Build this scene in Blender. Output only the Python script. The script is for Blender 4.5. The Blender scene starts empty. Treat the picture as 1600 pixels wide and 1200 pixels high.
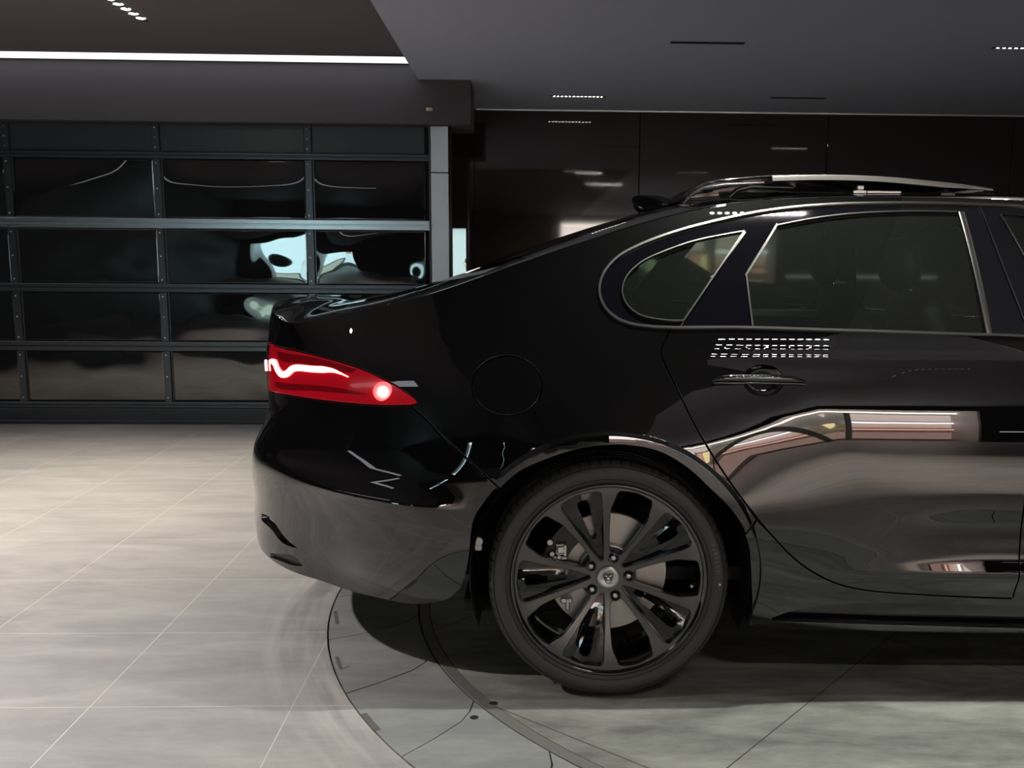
import bpy, math, random
from mathutils import Vector, Matrix
from mathutils.geometry import delaunay_2d_cdt
random.seed(7)
S = bpy.context.scene
COL = S.collection

# ------------------------------------------------------------------ camera
F_PX, PITCH, YAW, ROLL, PPX, PPY, CAM_H = 1507.99, 0.147719, 0.031411, 0.0077132, 867.494, 629.234, 1.242
def cam_axes():
    cy, sy = math.cos(YAW), math.sin(YAW)
    f = Vector((sy, cy, 0)); rt = Vector((cy, -sy, 0)); Z = Vector((0, 0, 1))
    fw = f*math.cos(PITCH) - Z*math.sin(PITCH); up = Z*math.cos(PITCH) + f*math.sin(PITCH)
    r2 = rt*math.cos(ROLL) + up*math.sin(ROLL); u2 = -rt*math.sin(ROLL) + up*math.cos(ROLL)
    return r2, -u2, fw
AX_R, AX_D, AX_F = cam_axes()
CAM = Vector((0, 0, CAM_H))
cd = bpy.data.cameras.new('camera'); co = bpy.data.objects.new('camera', cd); COL.objects.link(co)
cd.sensor_width = 36; cd.lens = F_PX/1600*36; cd.clip_start = 0.05; cd.clip_end = 100
cd.shift_x = (800-PPX)/1600; cd.shift_y = (PPY-600)/1600
co.matrix_world = Matrix(((AX_R.x, -AX_D.x, -AX_F.x, 0), (AX_R.y, -AX_D.y, -AX_F.y, 0), (AX_R.z, -AX_D.z, -AX_F.z, CAM_H), (0, 0, 0, 1)))
S.camera = co
def proj(p):
    d = p - CAM; w = d.dot(AX_F)
    return (F_PX*d.dot(AX_R)/w + PPX, F_PX*d.dot(AX_D)/w + PPY)
def ray(px, py): return AX_R*((px-PPX)/F_PX) + AX_D*((py-PPY)/F_PX) + AX_F
def onz(px, py, z=0.0): d = ray(px, py); return CAM + d*((z-CAM_H)/d.z)
def ony(px, py, y): d = ray(px, py); return CAM + d*(y/d.y)

# ------------------------------------------------------------------ world, exposure, main lights
S.view_settings.view_transform = 'Standard'; S.view_settings.look = 'None'
S.view_settings.exposure = 0.22; S.view_settings.gamma = 1.0
try: S.view_settings.use_curve_mapping = False
except Exception: pass
W = bpy.data.worlds.new('world'); S.world = W; W.use_nodes = True
W.node_tree.nodes['Background'].inputs[0].default_value = (0.9, 0.95, 1, 1)
W.node_tree.nodes['Background'].inputs[1].default_value = 0.004

def spot(x, y, z, power, size, tx=None, ty=None, col=(1, .94, .86), blend=.6, rad=.05, lx=None):
    ld = bpy.data.lights.new('downlight_lamp', 'SPOT'); ld.energy = power; ld.spot_size = math.radians(size)
    ld.spot_blend = blend; ld.color = col; ld.shadow_soft_size = rad
    o = bpy.data.objects.new('downlight_lamp', ld); COL.objects.link(o); o.location = (x, y, z)
    t = Vector((x if tx is None else tx, y if ty is None else ty, 0)) - Vector((x, y, z))
    o.rotation_euler = t.to_track_quat('-Z', 'Y').to_euler()
    return o
def area(x, y, z, sx, sy, power, col=(1, 1, 1), rot=(0, 0, 0)):
    ld = bpy.data.lights.new('area_lamp', 'AREA'); ld.shape = 'RECTANGLE'; ld.size = sx; ld.size_y = sy
    ld.energy = power; ld.color = col
    o = bpy.data.objects.new('area_lamp', ld); COL.objects.link(o); o.location = (x, y, z); o.rotation_euler = rot
    return o
# key downlights of the showroom: in the ceiling left of the car, over the car, and behind the camera
spot(-1.5, 5.0, 2.58, 190, 84, -1.5, 5.0, (1, .92, .80), .9, .04)
spot(-3.1, 5.0, 2.58, 240, 88, -3.1, 5.0, (1, .92, .80), .9, .04)
spot(-4.6, 4.6, 2.58, 190, 88, -4.6, 4.6, (1, .92, .80), .9, .04)
spot(-2.7, 1.65, 2.58, 600, 112, -2.7, 2.3, (1, .945, .915), 1.0, .03)
spot(.40, 7.6, 2.46, 60, 110, .4, 7.4, (1, .92, .82), 1.0, .05)
spot(2.95, 5.83, 2.46, 150, 110, 1.7, 4.5, (1, .95, .88), 1.0, .05)
spot(0.75, 2.62, 2.46, 125, 88, .75, 2.4, (.98, 1, .93), .9, .02)
spot(2.4, 2.62, 2.46, 125, 92, 2.4, 2.4, (.98, 1, .93), .9, .02)
spot(3.4, -1.7, 2.46, 600, 88, 3.4, -1.7, (1, .86, .76), .5, .05)
spot(1.7, -1.5, 2.46, 320, 86, 1.7, -1.5, (1, .88, .80), .5, .05)
spot(-1.2, -0.5, 2.46, 160, 110, -1.2, -.5, (1, .95, .9), .8, .05)

# ------------------------------------------------------------------ helpers
def mat(name, col=(.5, .5, .5), rough=.5, metal=0, ior=1.5, coat=0, emit=None, estr=0, spec=None):
    m = bpy.data.materials.new(name); m.use_nodes = True
    b = m.node_tree.nodes['Principled BSDF']
    b.inputs['Base Color'].default_value = (*col, 1); b.inputs['Roughness'].default_value = rough
    b.inputs['Metallic'].default_value = metal; b.inputs['IOR'].default_value = ior
    b.inputs['Coat Weight'].default_value = coat; b.inputs['Coat Roughness'].default_value = .02
    if spec is not None: b.inputs['Specular IOR Level'].default_value = spec
    if emit: b.inputs['Emission Color'].default_value = (*emit, 1); b.inputs['Emission Strength'].default_value = estr
    return m
def N(m, t, **kw):
    n = m.node_tree.nodes.new(t)
    for k, v in kw.items(): setattr(n, k, v)
    return n
def LK(m, a, b): m.node_tree.links.new(a, b)
def noise_bump(m, scale, strength, dist=.002, stretch=(1, 1, 1)):
    tc = N(m, 'ShaderNodeTexCoord'); mp = N(m, 'ShaderNodeMapping'); mp.inputs['Scale'].default_value = stretch
    ns = N(m, 'ShaderNodeTexNoise'); ns.inputs['Scale'].default_value = scale; ns.inputs['Detail'].default_value = 3
    bp = N(m, 'ShaderNodeBump'); bp.inputs['Strength'].default_value = strength; bp.inputs['Distance'].default_value = dist
    LK(m, tc.outputs['Object'], mp.inputs[0]); LK(m, mp.outputs[0], ns.inputs['Vector'])
    LK(m, ns.outputs['Fac'], bp.inputs['Height']); LK(m, bp.outputs[0], m.node_tree.nodes['Principled BSDF'].inputs['Normal'])
def noise_color(m, c1, c2, scale, stretch=(1, 1, 1), rough=None):
    tc = N(m, 'ShaderNodeTexCoord'); mp = N(m, 'ShaderNodeMapping'); mp.inputs['Scale'].default_value = stretch
    ns = N(m, 'ShaderNodeTexNoise'); ns.inputs['Scale'].default_value = scale; ns.inputs['Detail'].default_value = 6
    cr = N(m, 'ShaderNodeValToRGB'); cr.color_ramp.elements[0].position = .3; cr.color_ramp.elements[1].position = .7
    cr.color_ramp.elements[0].color = (*c1, 1); cr.color_ramp.elements[1].color = (*c2, 1)
    LK(m, tc.outputs['Object'], mp.inputs[0]); LK(m, mp.outputs[0], ns.inputs['Vector'])
    LK(m, ns.outputs['Fac'], cr.inputs[0]); LK(m, cr.outputs[0], m.node_tree.nodes['Principled BSDF'].inputs['Base Color'])

class MB:
    def __init__(s): s.v = []; s.f = []; s.n = []; s.mi = []; s.cur = 0
    def add(s, vs, fs, ns=None):
        b = len(s.v); s.v += [Vector(v) for v in vs]; s.n += (list(ns) if ns else [None]*len(vs))
        s.f += [tuple(i+b for i in f) for f in fs]; s.mi += [s.cur]*len(fs)
    def box(s, x0, x1, y0, y1, z0, z1, bev=0):
        if bev <= 0:
            vs = [(x, y, z) for x in (x0, x1) for y in (y0, y1) for z in (z0, z1)]
            s.add(vs, [(0, 1, 3, 2), (4, 6, 7, 5), (0, 4, 5, 1), (2, 3, 7, 6), (0, 2, 6, 4), (1, 5, 7, 3)])
            return
        b = bev; idx = {}; vs = []
        X, Y, Z = (x0, x1), (y0, y1), (z0, z1)
        for i in (0, 1):
            for j in (0, 1):
                for k in (0, 1):
                    sx, sy, sz = (b if i == 0 else -b), (b if j == 0 else -b), (b if k == 0 else -b)
                    idx[i, j, k, 0] = len(vs); vs.append((X[i], Y[j]+sy, Z[k]+sz))
                    idx[i, j, k, 1] = len(vs); vs.append((X[i]+sx, Y[j], Z[k]+sz))
                    idx[i, j, k, 2] = len(vs); vs.append((X[i]+sx, Y[j]+sy, Z[k]))
        fs = []
        for i in (0, 1):
            fs.append([idx[i, 0, 0, 0], idx[i, 1, 0, 0], idx[i, 1, 1, 0], idx[i, 0, 1, 0]][::(1 if i else -1)])
            fs.append([idx[0, i, 0, 1], idx[1, i, 0, 1], idx[1, i, 1, 1], idx[0, i, 1, 1]][::(-1 if i else 1)])
            fs.append([idx[0, 0, i, 2], idx[1, 0, i, 2], idx[1, 1, i, 2], idx[0, 1, i, 2]][::(1 if i else -1)])
        for a in (0, 1):
            for c in (0, 1):
                fs.append([idx[a, c, 0, 0], idx[a, c, 1, 0], idx[a, c, 1, 1], idx[a, c, 0, 1]])
                fs.append([idx[a, 0, c, 0], idx[a, 1, c, 0], idx[a, 1, c, 2], idx[a, 0, c, 2]])
                fs.append([idx[0, a, c, 1], idx[1, a, c, 1], idx[1, a, c, 2], idx[0, a, c, 2]])
        for i in (0, 1):
            for j in (0, 1):
                for k in (0, 1): fs.append([idx[i, j, k, 0], idx[i, j, k, 1], idx[i, j, k, 2]])
        s.add(vs, fs)
    def lathe(s, prof, n=64, axis='y', c=(0, 0, 0), a0=0, a1=2*math.pi, rmod=None):
        full = abs(a1-a0-2*math.pi) < 1e-6; m = n if full else n+1; vs = []; fs = []
        for i in range(m):
            a = a0 + (a1-a0)*i/n
            for j, (r, h) in enumerate(prof):
                rr = r if rmod is None else rmod(i, j, r)
                ca, sa = rr*math.cos(a), rr*math.sin(a)
                p = {'y': (ca, h, sa), 'z': (ca, sa, h), 'x': (h, ca, sa)}[axis]
                vs.append((p[0]+c[0], p[1]+c[1], p[2]+c[2]))
        k = len(prof)
        for i in range(n):
            i2 = (i+1) % m
            for j in range(k-1): fs.append((i*k+j, i*k+j+1, i2*k+j+1, i2*k+j))
        s.add(vs, fs)
    def tube(s, pts, r, n=8, cap=True, flat=1.0, upv=None):
        pts = [Vector(p) for p in pts]; vs = []; fs = []; rs = r if isinstance(r, (list, tuple)) else [r]*len(pts)
        up = Vector(upv) if upv else Vector((0, 0, 1))
        for i, p in enumerate(pts):
            t = (pts[min(i+1, len(pts)-1)] - pts[max(i-1, 0)]).normalized()
            a = t.cross(up)
            if a.length < 1e-3: a = t.cross(Vector((1, 0, 0)))
            a.normalize(); b = a.cross(t).normalized()
            for k in range(n):
                an = 2*math.pi*k/n; vs.append(p + a*math.cos(an)*rs[i] + b*math.sin(an)*rs[i]*flat)
        for i in range(len(pts)-1):
            for k in range(n): k2 = (k+1) % n; fs.append((i*n+k, i*n+k2, (i+1)*n+k2, (i+1)*n+k))
        if cap: fs += [tuple(range(n)), tuple(range((len(pts)-1)*n, len(pts)*n))[::-1]]
        s.add(vs, fs)
    def prism(s, poly, plane, h0, h1):
        n = len(poly); vs = []
        for h in (h0, h1):
            for a, b in poly: vs.append({'xy': (a, b, h), 'xz': (a, h, b), 'yz': (h, a, b)}[plane])
        s.add(vs, [tuple(range(n)), tuple(range(n, 2*n))[::-1]] + [(i, (i+1) % n, n+(i+1) % n, n+i) for i in range(n)])
    def build(s, name, mats, parent=None, smooth=None, loc=None, sub=0, fixn=True):
        me = bpy.data.meshes.new(name); me.from_pydata(s.v, [], s.f)
        ml = mats if isinstance(mats, (list, tuple)) else [mats]
        for m in ml: me.materials.append(m)
        me.polygons.foreach_set('material_index', s.mi)
        custom = any(n is not None for n in s.n)
        if fixn and not custom:
            import bmesh
            bm = bmesh.new(); bm.from_mesh(me); bmesh.ops.recalc_face_normals(bm, faces=bm.faces); bm.to_mesh(me); bm.free()
        if smooth is not None or custom:
            me.shade_smooth()
            if smooth is not None and not custom:
                try: me.set_sharp_from_angle(angle=math.radians(smooth))
                except Exception: pass
        if custom:
            me.normals_split_custom_set_from_vertices([tuple(n) if n is not None else (0, 0, 0) for n in s.n])
        me.update()
        o = bpy.data.objects.new(name, me); COL.objects.link(o)
        if parent: o.parent = parent
        if loc: o.location = loc
        if sub:
            md = o.modifiers.new('sub', 'SUBSURF'); md.levels = sub; md.render_levels = sub
        return o
def tag(o, label=None, cat=None, group=None, kind=None):
    if label: o['label'] = label
    if cat: o['category'] = cat
    if group: o['group'] = group
    if kind: o['kind'] = kind
    return o
def struct(o): o['kind'] = 'structure'; return o
def empty(name, loc=(0, 0, 0), rz=0):
    o = bpy.data.objects.new(name, None); COL.objects.link(o); o.location = loc; o.rotation_euler = (0, 0, rz)
    o.empty_display_size = .1
    return o
def copy_tree(o, parent=None):
    c = o.copy(); COL.objects.link(c)
    if parent: c.parent = parent
    for ch in list(o.children): copy_tree(ch, c)
    return c
def smooth01(t): t = max(0, min(1, t)); return t*t*(3-2*t)
def smoothed(f, lo, hi, n, passes):
    xs = [lo+(hi-lo)*i/n for i in range(n+1)]; ys = [f(x) for x in xs]
    for _ in range(passes): ys = [ys[0]]+[(ys[i-1]+2*ys[i]+ys[i+1])/4 for i in range(1, n)]+[ys[-1]]
    return Tab2(lo, hi, ys)
class Tab2:   # uniform samples, C1 cubic
    def __init__(s, lo, hi, ys): s.lo, s.hi, s.y = lo, hi, ys
    def __call__(s, x):
        n = len(s.y)-1; t = (x-s.lo)/(s.hi-s.lo)*n; i = max(0, min(n-1, int(math.floor(t)))); f = t-i; Y = s.y
        if t < 0 or t > n: return Y[i]+(Y[i+1]-Y[i])*f
        m0 = (Y[i+1]-Y[max(0, i-1)])/(2 if i > 0 else 1); m1 = (Y[min(n, i+2)]-Y[i])/(2 if i < n-1 else 1)
        return (2*f**3-3*f*f+1)*Y[i]+(f**3-2*f*f+f)*m0+(-2*f**3+3*f*f)*Y[i+1]+(f**3-f*f)*m1
class Tab:   # monotone-ish cubic table
    def __init__(s, pts):
        pts = sorted(pts); s.x = [p[0] for p in pts]; s.y = [p[1] for p in pts]; n = len(pts)
        d = [(s.y[i+1]-s.y[i])/(s.x[i+1]-s.x[i]) for i in range(n-1)]
        m = [d[0]] + [0 if d[i-1]*d[i] <= 0 else 2*d[i-1]*d[i]/(d[i-1]+d[i]) for i in range(1, n-1)] + [d[-1]]
        s.m = m
    def __call__(s, x):
        X, Y = s.x, s.y
        if x <= X[0]: return Y[0]+s.m[0]*(x-X[0])
        if x >= X[-1]: return Y[-1]+s.m[-1]*(x-X[-1])
        lo, hi = 0, len(X)-1
        while hi-lo > 1:
            k = (lo+hi)//2
            if X[k] <= x: lo = k
            else: hi = k
        h = X[hi]-X[lo]; t = (x-X[lo])/h
        return ((2*t**3-3*t*t+1)*Y[lo] + (t**3-2*t*t+t)*h*s.m[lo] + (-2*t**3+3*t*t)*Y[hi] + (t**3-t*t)*h*s.m[hi])
def catmull(pts, step):
    """smooth resample of a 2-D polyline, evenly spaced"""
    if len(pts) == 2: raw = [(pts[0][0]+(pts[1][0]-pts[0][0])*i/40, pts[0][1]+(pts[1][1]-pts[0][1])*i/40) for i in range(41)]
    else:
        P = [(2*pts[0][0]-pts[1][0], 2*pts[0][1]-pts[1][1])] + list(pts) + [(2*pts[-1][0]-pts[-2][0], 2*pts[-1][1]-pts[-2][1])]
        raw = []
        for i in range(1, len(P)-2):
            p0, p1, p2, p3 = P[i-1:i+3]
            def kt(a, b): return max(1e-9, math.hypot(b[0]-a[0], b[1]-a[1]))**.5
            t0 = 0; t1 = t0+kt(p0, p1); t2 = t1+kt(p1, p2); t3 = t2+kt(p2, p3)
            for q in range(16):
                t = t1+(t2-t1)*q/16; r = []
                for c in (0, 1):
                    a1 = (t1-t)/(t1-t0)*p0[c]+(t-t0)/(t1-t0)*p1[c]; a2 = (t2-t)/(t2-t1)*p1[c]+(t-t1)/(t2-t1)*p2[c]
                    a3 = (t3-t)/(t3-t2)*p2[c]+(t-t2)/(t3-t2)*p3[c]
                    b1 = (t2-t)/(t2-t0)*a1+(t-t0)/(t2-t0)*a2; b2 = (t3-t)/(t3-t1)*a2+(t-t1)/(t3-t1)*a3
                    r.append((t2-t)/(t2-t1)*b1+(t-t1)/(t2-t1)*b2)
                raw.append(tuple(r))
        raw.append(tuple(pts[-1]))
    L = [0]
    for i in range(1, len(raw)): L.append(L[-1]+math.hypot(raw[i][0]-raw[i-1][0], raw[i][1]-raw[i-1][1]))
    n = max(1, round(L[-1]/step)); out = []; j = 0
    for k in range(n+1):
        d = L[-1]*k/n
        while j < len(L)-2 and L[j+1] < d: j += 1
        t = (d-L[j])/max(1e-12, L[j+1]-L[j]); out.append((raw[j][0]+(raw[j+1][0]-raw[j][0])*t, raw[j][1]+(raw[j+1][1]-raw[j][1])*t))
    return out
def loop(segs, step):
    """closed loop from open smooth segments that meet at corners"""
    out = []
    for s in segs:
        r = catmull(s, step)
        if out and math.hypot(out[-1][0]-r[0][0], out[-1][1]-r[0][1]) < step*.3: r = r[1:]
        out += r
    if math.hypot(out[-1][0]-out[0][0], out[-1][1]-out[0][1]) < step*.3: out.pop()
    return out
def area2(p): return sum(p[i][0]*p[(i+1) % len(p)][1]-p[(i+1) % len(p)][0]*p[i][1] for i in range(len(p)))/2
def inside(p, x, y):
    c = False; j = len(p)-1
    for i in range(len(p)):
        xi, yi = p[i]; xj, yj = p[j]
        if (yi > y) != (yj > y) and x < (xj-xi)*(y-yi)/(yj-yi)+xi: c = not c
        j = i
    return c
def offset_loop(p, d):
    """move a closed loop inward by d (p counter-clockwise)"""
    n = len(p); out = []
    for i in range(n):
        a, b, c = p[i-1], p[i], p[(i+1) % n]
        t1 = Vector((b[0]-a[0], b[1]-a[1])); t2 = Vector((c[0]-b[0], c[1]-b[1]))
        if t1.length < 1e-9: t1 = t2
        if t2.length < 1e-9: t2 = t1
        t1.normalize(); t2.normalize(); n1 = Vector((-t1.y, t1.x)); n2 = Vector((-t2.y, t2.x)); m = n1+n2
        if m.length < 1e-6: m = n1
        m.normalize(); k = d/max(.5, m.dot(n1)); out.append((b[0]+m.x*k, b[1]+m.y*k))
    return out
def tri_fill(outer, holes, grid, extra=()):
    """2-D constrained triangulation with interior grid points. returns verts, tris; the loops keep their order at the front"""
    pts = []; edges = []
    for lp in [outer]+holes:
        b = len(pts); pts += lp; edges += [(b+i, b+(i+1) % len(lp)) for i in range(len(lp))]
    nb = len(pts)
    xs = [p[0] for p in outer]; ys = [p[1] for p in outer]
    cell = {}
    for x, y in pts: cell.setdefault((int(x//grid), int(y//grid)), []).append((x, y))
    y = min(ys)+grid*.5; r = 0
    while y < max(ys):
        x = min(xs)+grid*(.5 if r % 2 else .25)
        while x < max(xs):
            cx, cy = int(x//grid), int(y//grid); ok = True
            for ax in (-1, 0, 1):
                for ay in (-1, 0, 1):
                    for q in cell.get((cx+ax, cy+ay), ()):
                        if (q[0]-x)**2+(q[1]-y)**2 < (grid*.42)**2: ok = False
            if ok and inside(outer, x, y) and not any(inside(h, x, y) for h in holes): pts.append((x, y))
            x += grid
        y += grid*.87; r += 1
    ec = {}
    for x, y in pts[:nb]: ec.setdefault((int(x//.01), int(y//.01)), []).append((x, y))
    if extra:
        kept = []; xc = {}
        for x, y in extra:
            cx, cy = int(x//.01), int(y//.01); ok = inside(outer, x, y) and not any(inside(h, x, y) for h in holes)
            for ax in (-1, 0, 1):
                for ay in (-1, 0, 1):
                    for q in ec.get((cx+ax, cy+ay), ()):
                        if (q[0]-x)**2+(q[1]-y)**2 < .0035**2: ok = False
            if ok: kept.append((x, y)); xc.setdefault((cx, cy), []).append((x, y))
        base = []
        for x, y in pts[nb:]:
            cx, cy = int(x//.01), int(y//.01); ok = True
            for ax in (-1, 0, 1):
                for ay in (-1, 0, 1):
                    for q in xc.get((cx+ax, cy+ay), ()):
                        if (q[0]-x)**2+(q[1]-y)**2 < .006**2: ok = False
            if ok: base.append((x, y))
        pts = pts[:nb]+kept+base
    res = delaunay_2d_cdt([Vector(p) for p in pts], edges, [], 0, 1e-7)
    V = [(v.x, v.y) for v in res[0]]; T = []
    for f in res[2]:
        if len(f) != 3: continue
        x = sum(V[i][0] for i in f)/3; y = sum(V[i][1] for i in f)/3
        if inside(outer, x, y) and not any(inside(h, x, y) for h in holes):
            a, b, c = [V[i] for i in f]
            if abs((b[0]-a[0])*(c[1]-a[1])-(c[0]-a[0])*(b[1]-a[1])) > 1e-12: T.append(tuple(f))
    return V, T, nb

# ------------------------------------------------------------------ materials
M = {}
M['paint'] = mat('black_paint', (.002, .002, .0022), .5, 0, 1.5, 1.0, spec=.02)
M['paint'].node_tree.nodes['Principled BSDF'].inputs['Coat IOR'].default_value = 1.9
M['paint'].node_tree.nodes['Principled BSDF'].inputs['Coat Roughness'].default_value = .008
M['gloss'] = mat('gloss_black_plastic', (.004, .004, .006), .06, 0, 1.5, .5)
M['satin'] = mat('satin_black_plastic', (.012, .012, .012), .4)
M['matte'] = mat('matte_black', (.008, .008, .008), .75)
M['trim'] = mat('dark_satin_chrome', (.22, .21, .20), .30, 1)
M['chrome'] = mat('chrome', (.8, .8, .8), .12, 1)
M['alu'] = mat('brushed_aluminium', (.55, .54, .52), .35, 1)
M['rim'] = mat('satin_black_alloy', (.12, .117, .115), .30, .85)
M['rimgloss'] = mat('gloss_black_alloy', (.008, .008, .010), .09, 0, 1.6, 1)
M['disc'] = mat('brake_disc_steel', (.40, .37, .34), .42, 1)
M['rubber'] = mat('tyre_rubber', (.034, .033, .031), .50)
noise_bump(M['rubber'], 60, .12, .001)
M['seat'] = mat('dark_leather', (.022, .022, .022), .5)
M['cabin'] = mat('cabin_trim', (.014, .014, .014), .7)
M['cream'] = mat('pale_cabin_trim', (.7, .75, .68), .5)
def glass_mat(name, tint, ior=1.5, haze=0.):
    m = bpy.data.materials.new(name); m.use_nodes = True; nt = m.node_tree; nt.nodes.clear()
    o = nt.nodes.new('ShaderNodeOutputMaterial'); t = nt.nodes.new('ShaderNodeBsdfTransparent'); t.inputs[0].default_value = (*tint, 1)
    g = nt.nodes.new('ShaderNodeBsdfGlossy'); g.inputs['Roughness'].default_value = .01
    f = nt.nodes.new('ShaderNodeFresnel'); f.inputs[0].default_value = ior; mx = nt.nodes.new('ShaderNodeMixShader')
    nt.links.new(f.outputs[0], mx.inputs[0]); 
    if haze:  # faint pale diffuse imitates light lifting the dark windows
        df = nt.nodes.new('ShaderNodeBsdfDiffuse'); df.inputs[0].default_value = (.8, .9, .8, 1); m0 = nt.nodes.new('ShaderNodeMixShader'); m0.inputs[0].default_value = haze
        nt.links.new(t.outputs[0], m0.inputs[1]); nt.links.new(df.outputs[0], m0.inputs[2]); t = m0
    nt.links.new(t.outputs[0], mx.inputs[1]); nt.links.new(g.outputs[0], mx.inputs[2]); nt.links.new(mx.outputs[0], o.inputs[0])
    return m
M['glass'] = glass_mat('tinted_glass', (.62, .70, .64), 1.5, .010)
M['darkglass'] = glass_mat('dark_glass', (.06, .07, .07))
M['redglass'] = glass_mat('red_lens', (.65, .015, .02), 1.45)


# ================================================================== ROOM
ZC, ZL, YD, YR, YB, XL, XR = 2.49, 2.614, 7.23, 8.43, -11.0, -7.5, 12.0
TC = (1.424, 3.502); R1, R2 = 1.801, 2.123          # turntable centre and radii

# floor materials: stone-look tiles with pale grout, and the darker turntable stone
def tile_mat(name, c1, c2, grout, ox, oy, sx, sy, rot, lw, scuff=False):
    m = mat(name, c1, .42, 0, 1.45); b = m.node_tree.nodes['Principled BSDF']
    geo = N(m, 'ShaderNodeNewGeometry')
    mp = N(m, 'ShaderNodeMapping', vector_type='TEXTURE'); mp.inputs['Location'].default_value = (ox, oy, 0); mp.inputs['Rotation'].default_value = (0, 0, rot)
    LK(m, geo.outputs['Position'], mp.inputs[0]); sp = N(m, 'ShaderNodeSeparateXYZ'); LK(m, mp.outputs[0], sp.inputs[0])
    def line(out, s):
        a = N(m, 'ShaderNodeMath', operation='DIVIDE'); LK(m, out, a.inputs[0]); a.inputs[1].default_value = s
        r = N(m, 'ShaderNodeMath', operation='ROUND'); LK(m, a.outputs[0], r.inputs[0])
        d = N(m, 'ShaderNodeMath', operation='SUBTRACT'); LK(m, a.outputs[0], d.inputs[0]); LK(m, r.outputs[0], d.inputs[1])
        e = N(m, 'ShaderNodeMath', operation='ABSOLUTE'); LK(m, d.outputs[0], e.inputs[0])
        f = N(m, 'ShaderNodeMath', operation='LESS_THAN'); LK(m, e.outputs[0], f.inputs[0]); f.inputs[1].default_value = lw/s
        fl = N(m, 'ShaderNodeMath', operation='FLOOR'); LK(m, a.outputs[0], fl.inputs[0])
        return f.outputs[0], fl.outputs[0]
    lx, ix = line(sp.outputs[0], sx); ly, iy = line(sp.outputs[1], sy)
    mx = N(m, 'ShaderNodeMath', operation='MAXIMUM'); LK(m, lx, mx.inputs[0]); LK(m, ly, mx.inputs[1])
    # per-tile tone
    cb = N(m, 'ShaderNodeCombineXYZ'); LK(m, ix, cb.inputs[0]); LK(m, iy, cb.inputs[1])
    wn = N(m, 'ShaderNodeTexWhiteNoise'); LK(m, cb.outputs[0], wn.inputs[0])
    # streaks: stretched, warped noise
    m2 = N(m, 'ShaderNodeMapping'); m2.inputs['Scale'].default_value = (1.0, 3.2, 1); m2.inputs['Rotation'].default_value = (0, 0, .16)
    LK(m, geo.outputs['Position'], m2.inputs[0])
    n1 = N(m, 'ShaderNodeTexNoise'); n1.inputs['Scale'].default_value = 1.9; n1.inputs['Detail'].default_value = 9; n1.inputs['Roughness'].default_value = .62; n1.inputs['Distortion'].default_value = .6
    LK(m, m2.outputs[0], n1.inputs['Vector'])
    n2 = N(m, 'ShaderNodeTexNoise'); n2.inputs['Scale'].default_value = 11; n2.inputs['Detail'].default_value = 8; n2.inputs['Roughness'].default_value = .7
    LK(m, m2.outputs[0], n2.inputs['Vector'])
    ad = N(m, 'ShaderNodeMath', operation='MULTIPLY_ADD'); LK(m, n2.outputs[0], ad.inputs[0]); ad.inputs[1].default_value = .45; LK(m, n1.outputs[0], ad.inputs[2])
    ad2 = N(m, 'ShaderNodeMath', operation='MULTIPLY_ADD'); LK(m, wn.outputs[0], ad2.inputs[0]); ad2.inputs[1].default_value = .03; LK(m, ad.outputs[0], ad2.inputs[2])
    cr = N(m, 'ShaderNodeValToRGB'); cr.color_ramp.elements[0].position = .58; cr.color_ramp.elements[1].position = .92
    cr.color_ramp.elements[0].color = (*c1, 1); cr.color_ramp.elements[1].color = (*c2, 1); LK(m, ad2.outputs[0], cr.inputs[0])
    last = cr.outputs[0]
    if scuff:   # pale dust rubbed round the rim of the turntable
        dd = N(m, 'ShaderNodeVectorMath', operation='DISTANCE'); LK(m, geo.outputs['Position'], dd.inputs[0]); dd.inputs[1].default_value = (TC[0], TC[1], 0)
        mr = N(m, 'ShaderNodeMapRange'); LK(m, dd.outputs['Value'], mr.inputs[0]); mr.inputs[1].default_value = R2+.30; mr.inputs[2].default_value = R2+.02; mr.inputs[3].default_value = 0; mr.inputs[4].default_value = 1
        sb = N(m, 'ShaderNodeVectorMath', operation='SUBTRACT'); LK(m, geo.outputs['Position'], sb.inputs[0]); sb.inputs[1].default_value = (TC[0], TC[1], 0)
        s2 = N(m, 'ShaderNodeSeparateXYZ'); LK(m, sb.outputs[0], s2.inputs[0])
        at = N(m, 'ShaderNodeMath', operation='ARCTAN2'); LK(m, s2.outputs[1], at.inputs[0]); LK(m, s2.outputs[0], at.inputs[1])
        c3 = N(m, 'ShaderNodeCombineXYZ'); m3 = N(m, 'ShaderNodeMath', operation='MULTIPLY'); LK(m, dd.outputs['Value'], m3.inputs[0]); m3.inputs[1].default_value = 22
        m4 = N(m, 'ShaderNodeMath', operation='MULTIPLY'); LK(m, at.outputs[0], m4.inputs[0]); m4.inputs[1].default_value = 5
        LK(m, m3.outputs[0], c3.inputs[0]); LK(m, m4.outputs[0], c3.inputs[1])
        n3 = N(m, 'ShaderNodeTexNoise'); n3.inputs['Scale'].default_value = 1; n3.inputs['Detail'].default_value = 5; LK(m, c3.outputs[0], n3.inputs['Vector'])
        r3 = N(m, 'ShaderNodeMapRange'); LK(m, n3.outputs[0], r3.inputs[0]); r3.inputs[1].default_value = .42; r3.inputs[2].default_value = .72
        mm = N(m, 'ShaderNodeMath', operation='MULTIPLY'); LK(m, r3.outputs[0], mm.inputs[0]); LK(m, mr.outputs[0], mm.inputs[1])
        mq = N(m, 'ShaderNodeMath', operation='MULTIPLY'); LK(m, mm.outputs[0], mq.inputs[0]); mq.inputs[1].default_value = .75
        mxc = N(m, 'ShaderNodeMix', data_type='RGBA'); LK(m, mq.outputs[0], mxc.inputs['Factor']); LK(m, last, mxc.inputs['A']); mxc.inputs['B'].default_value = (.62, .59, .55, 1)
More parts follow.
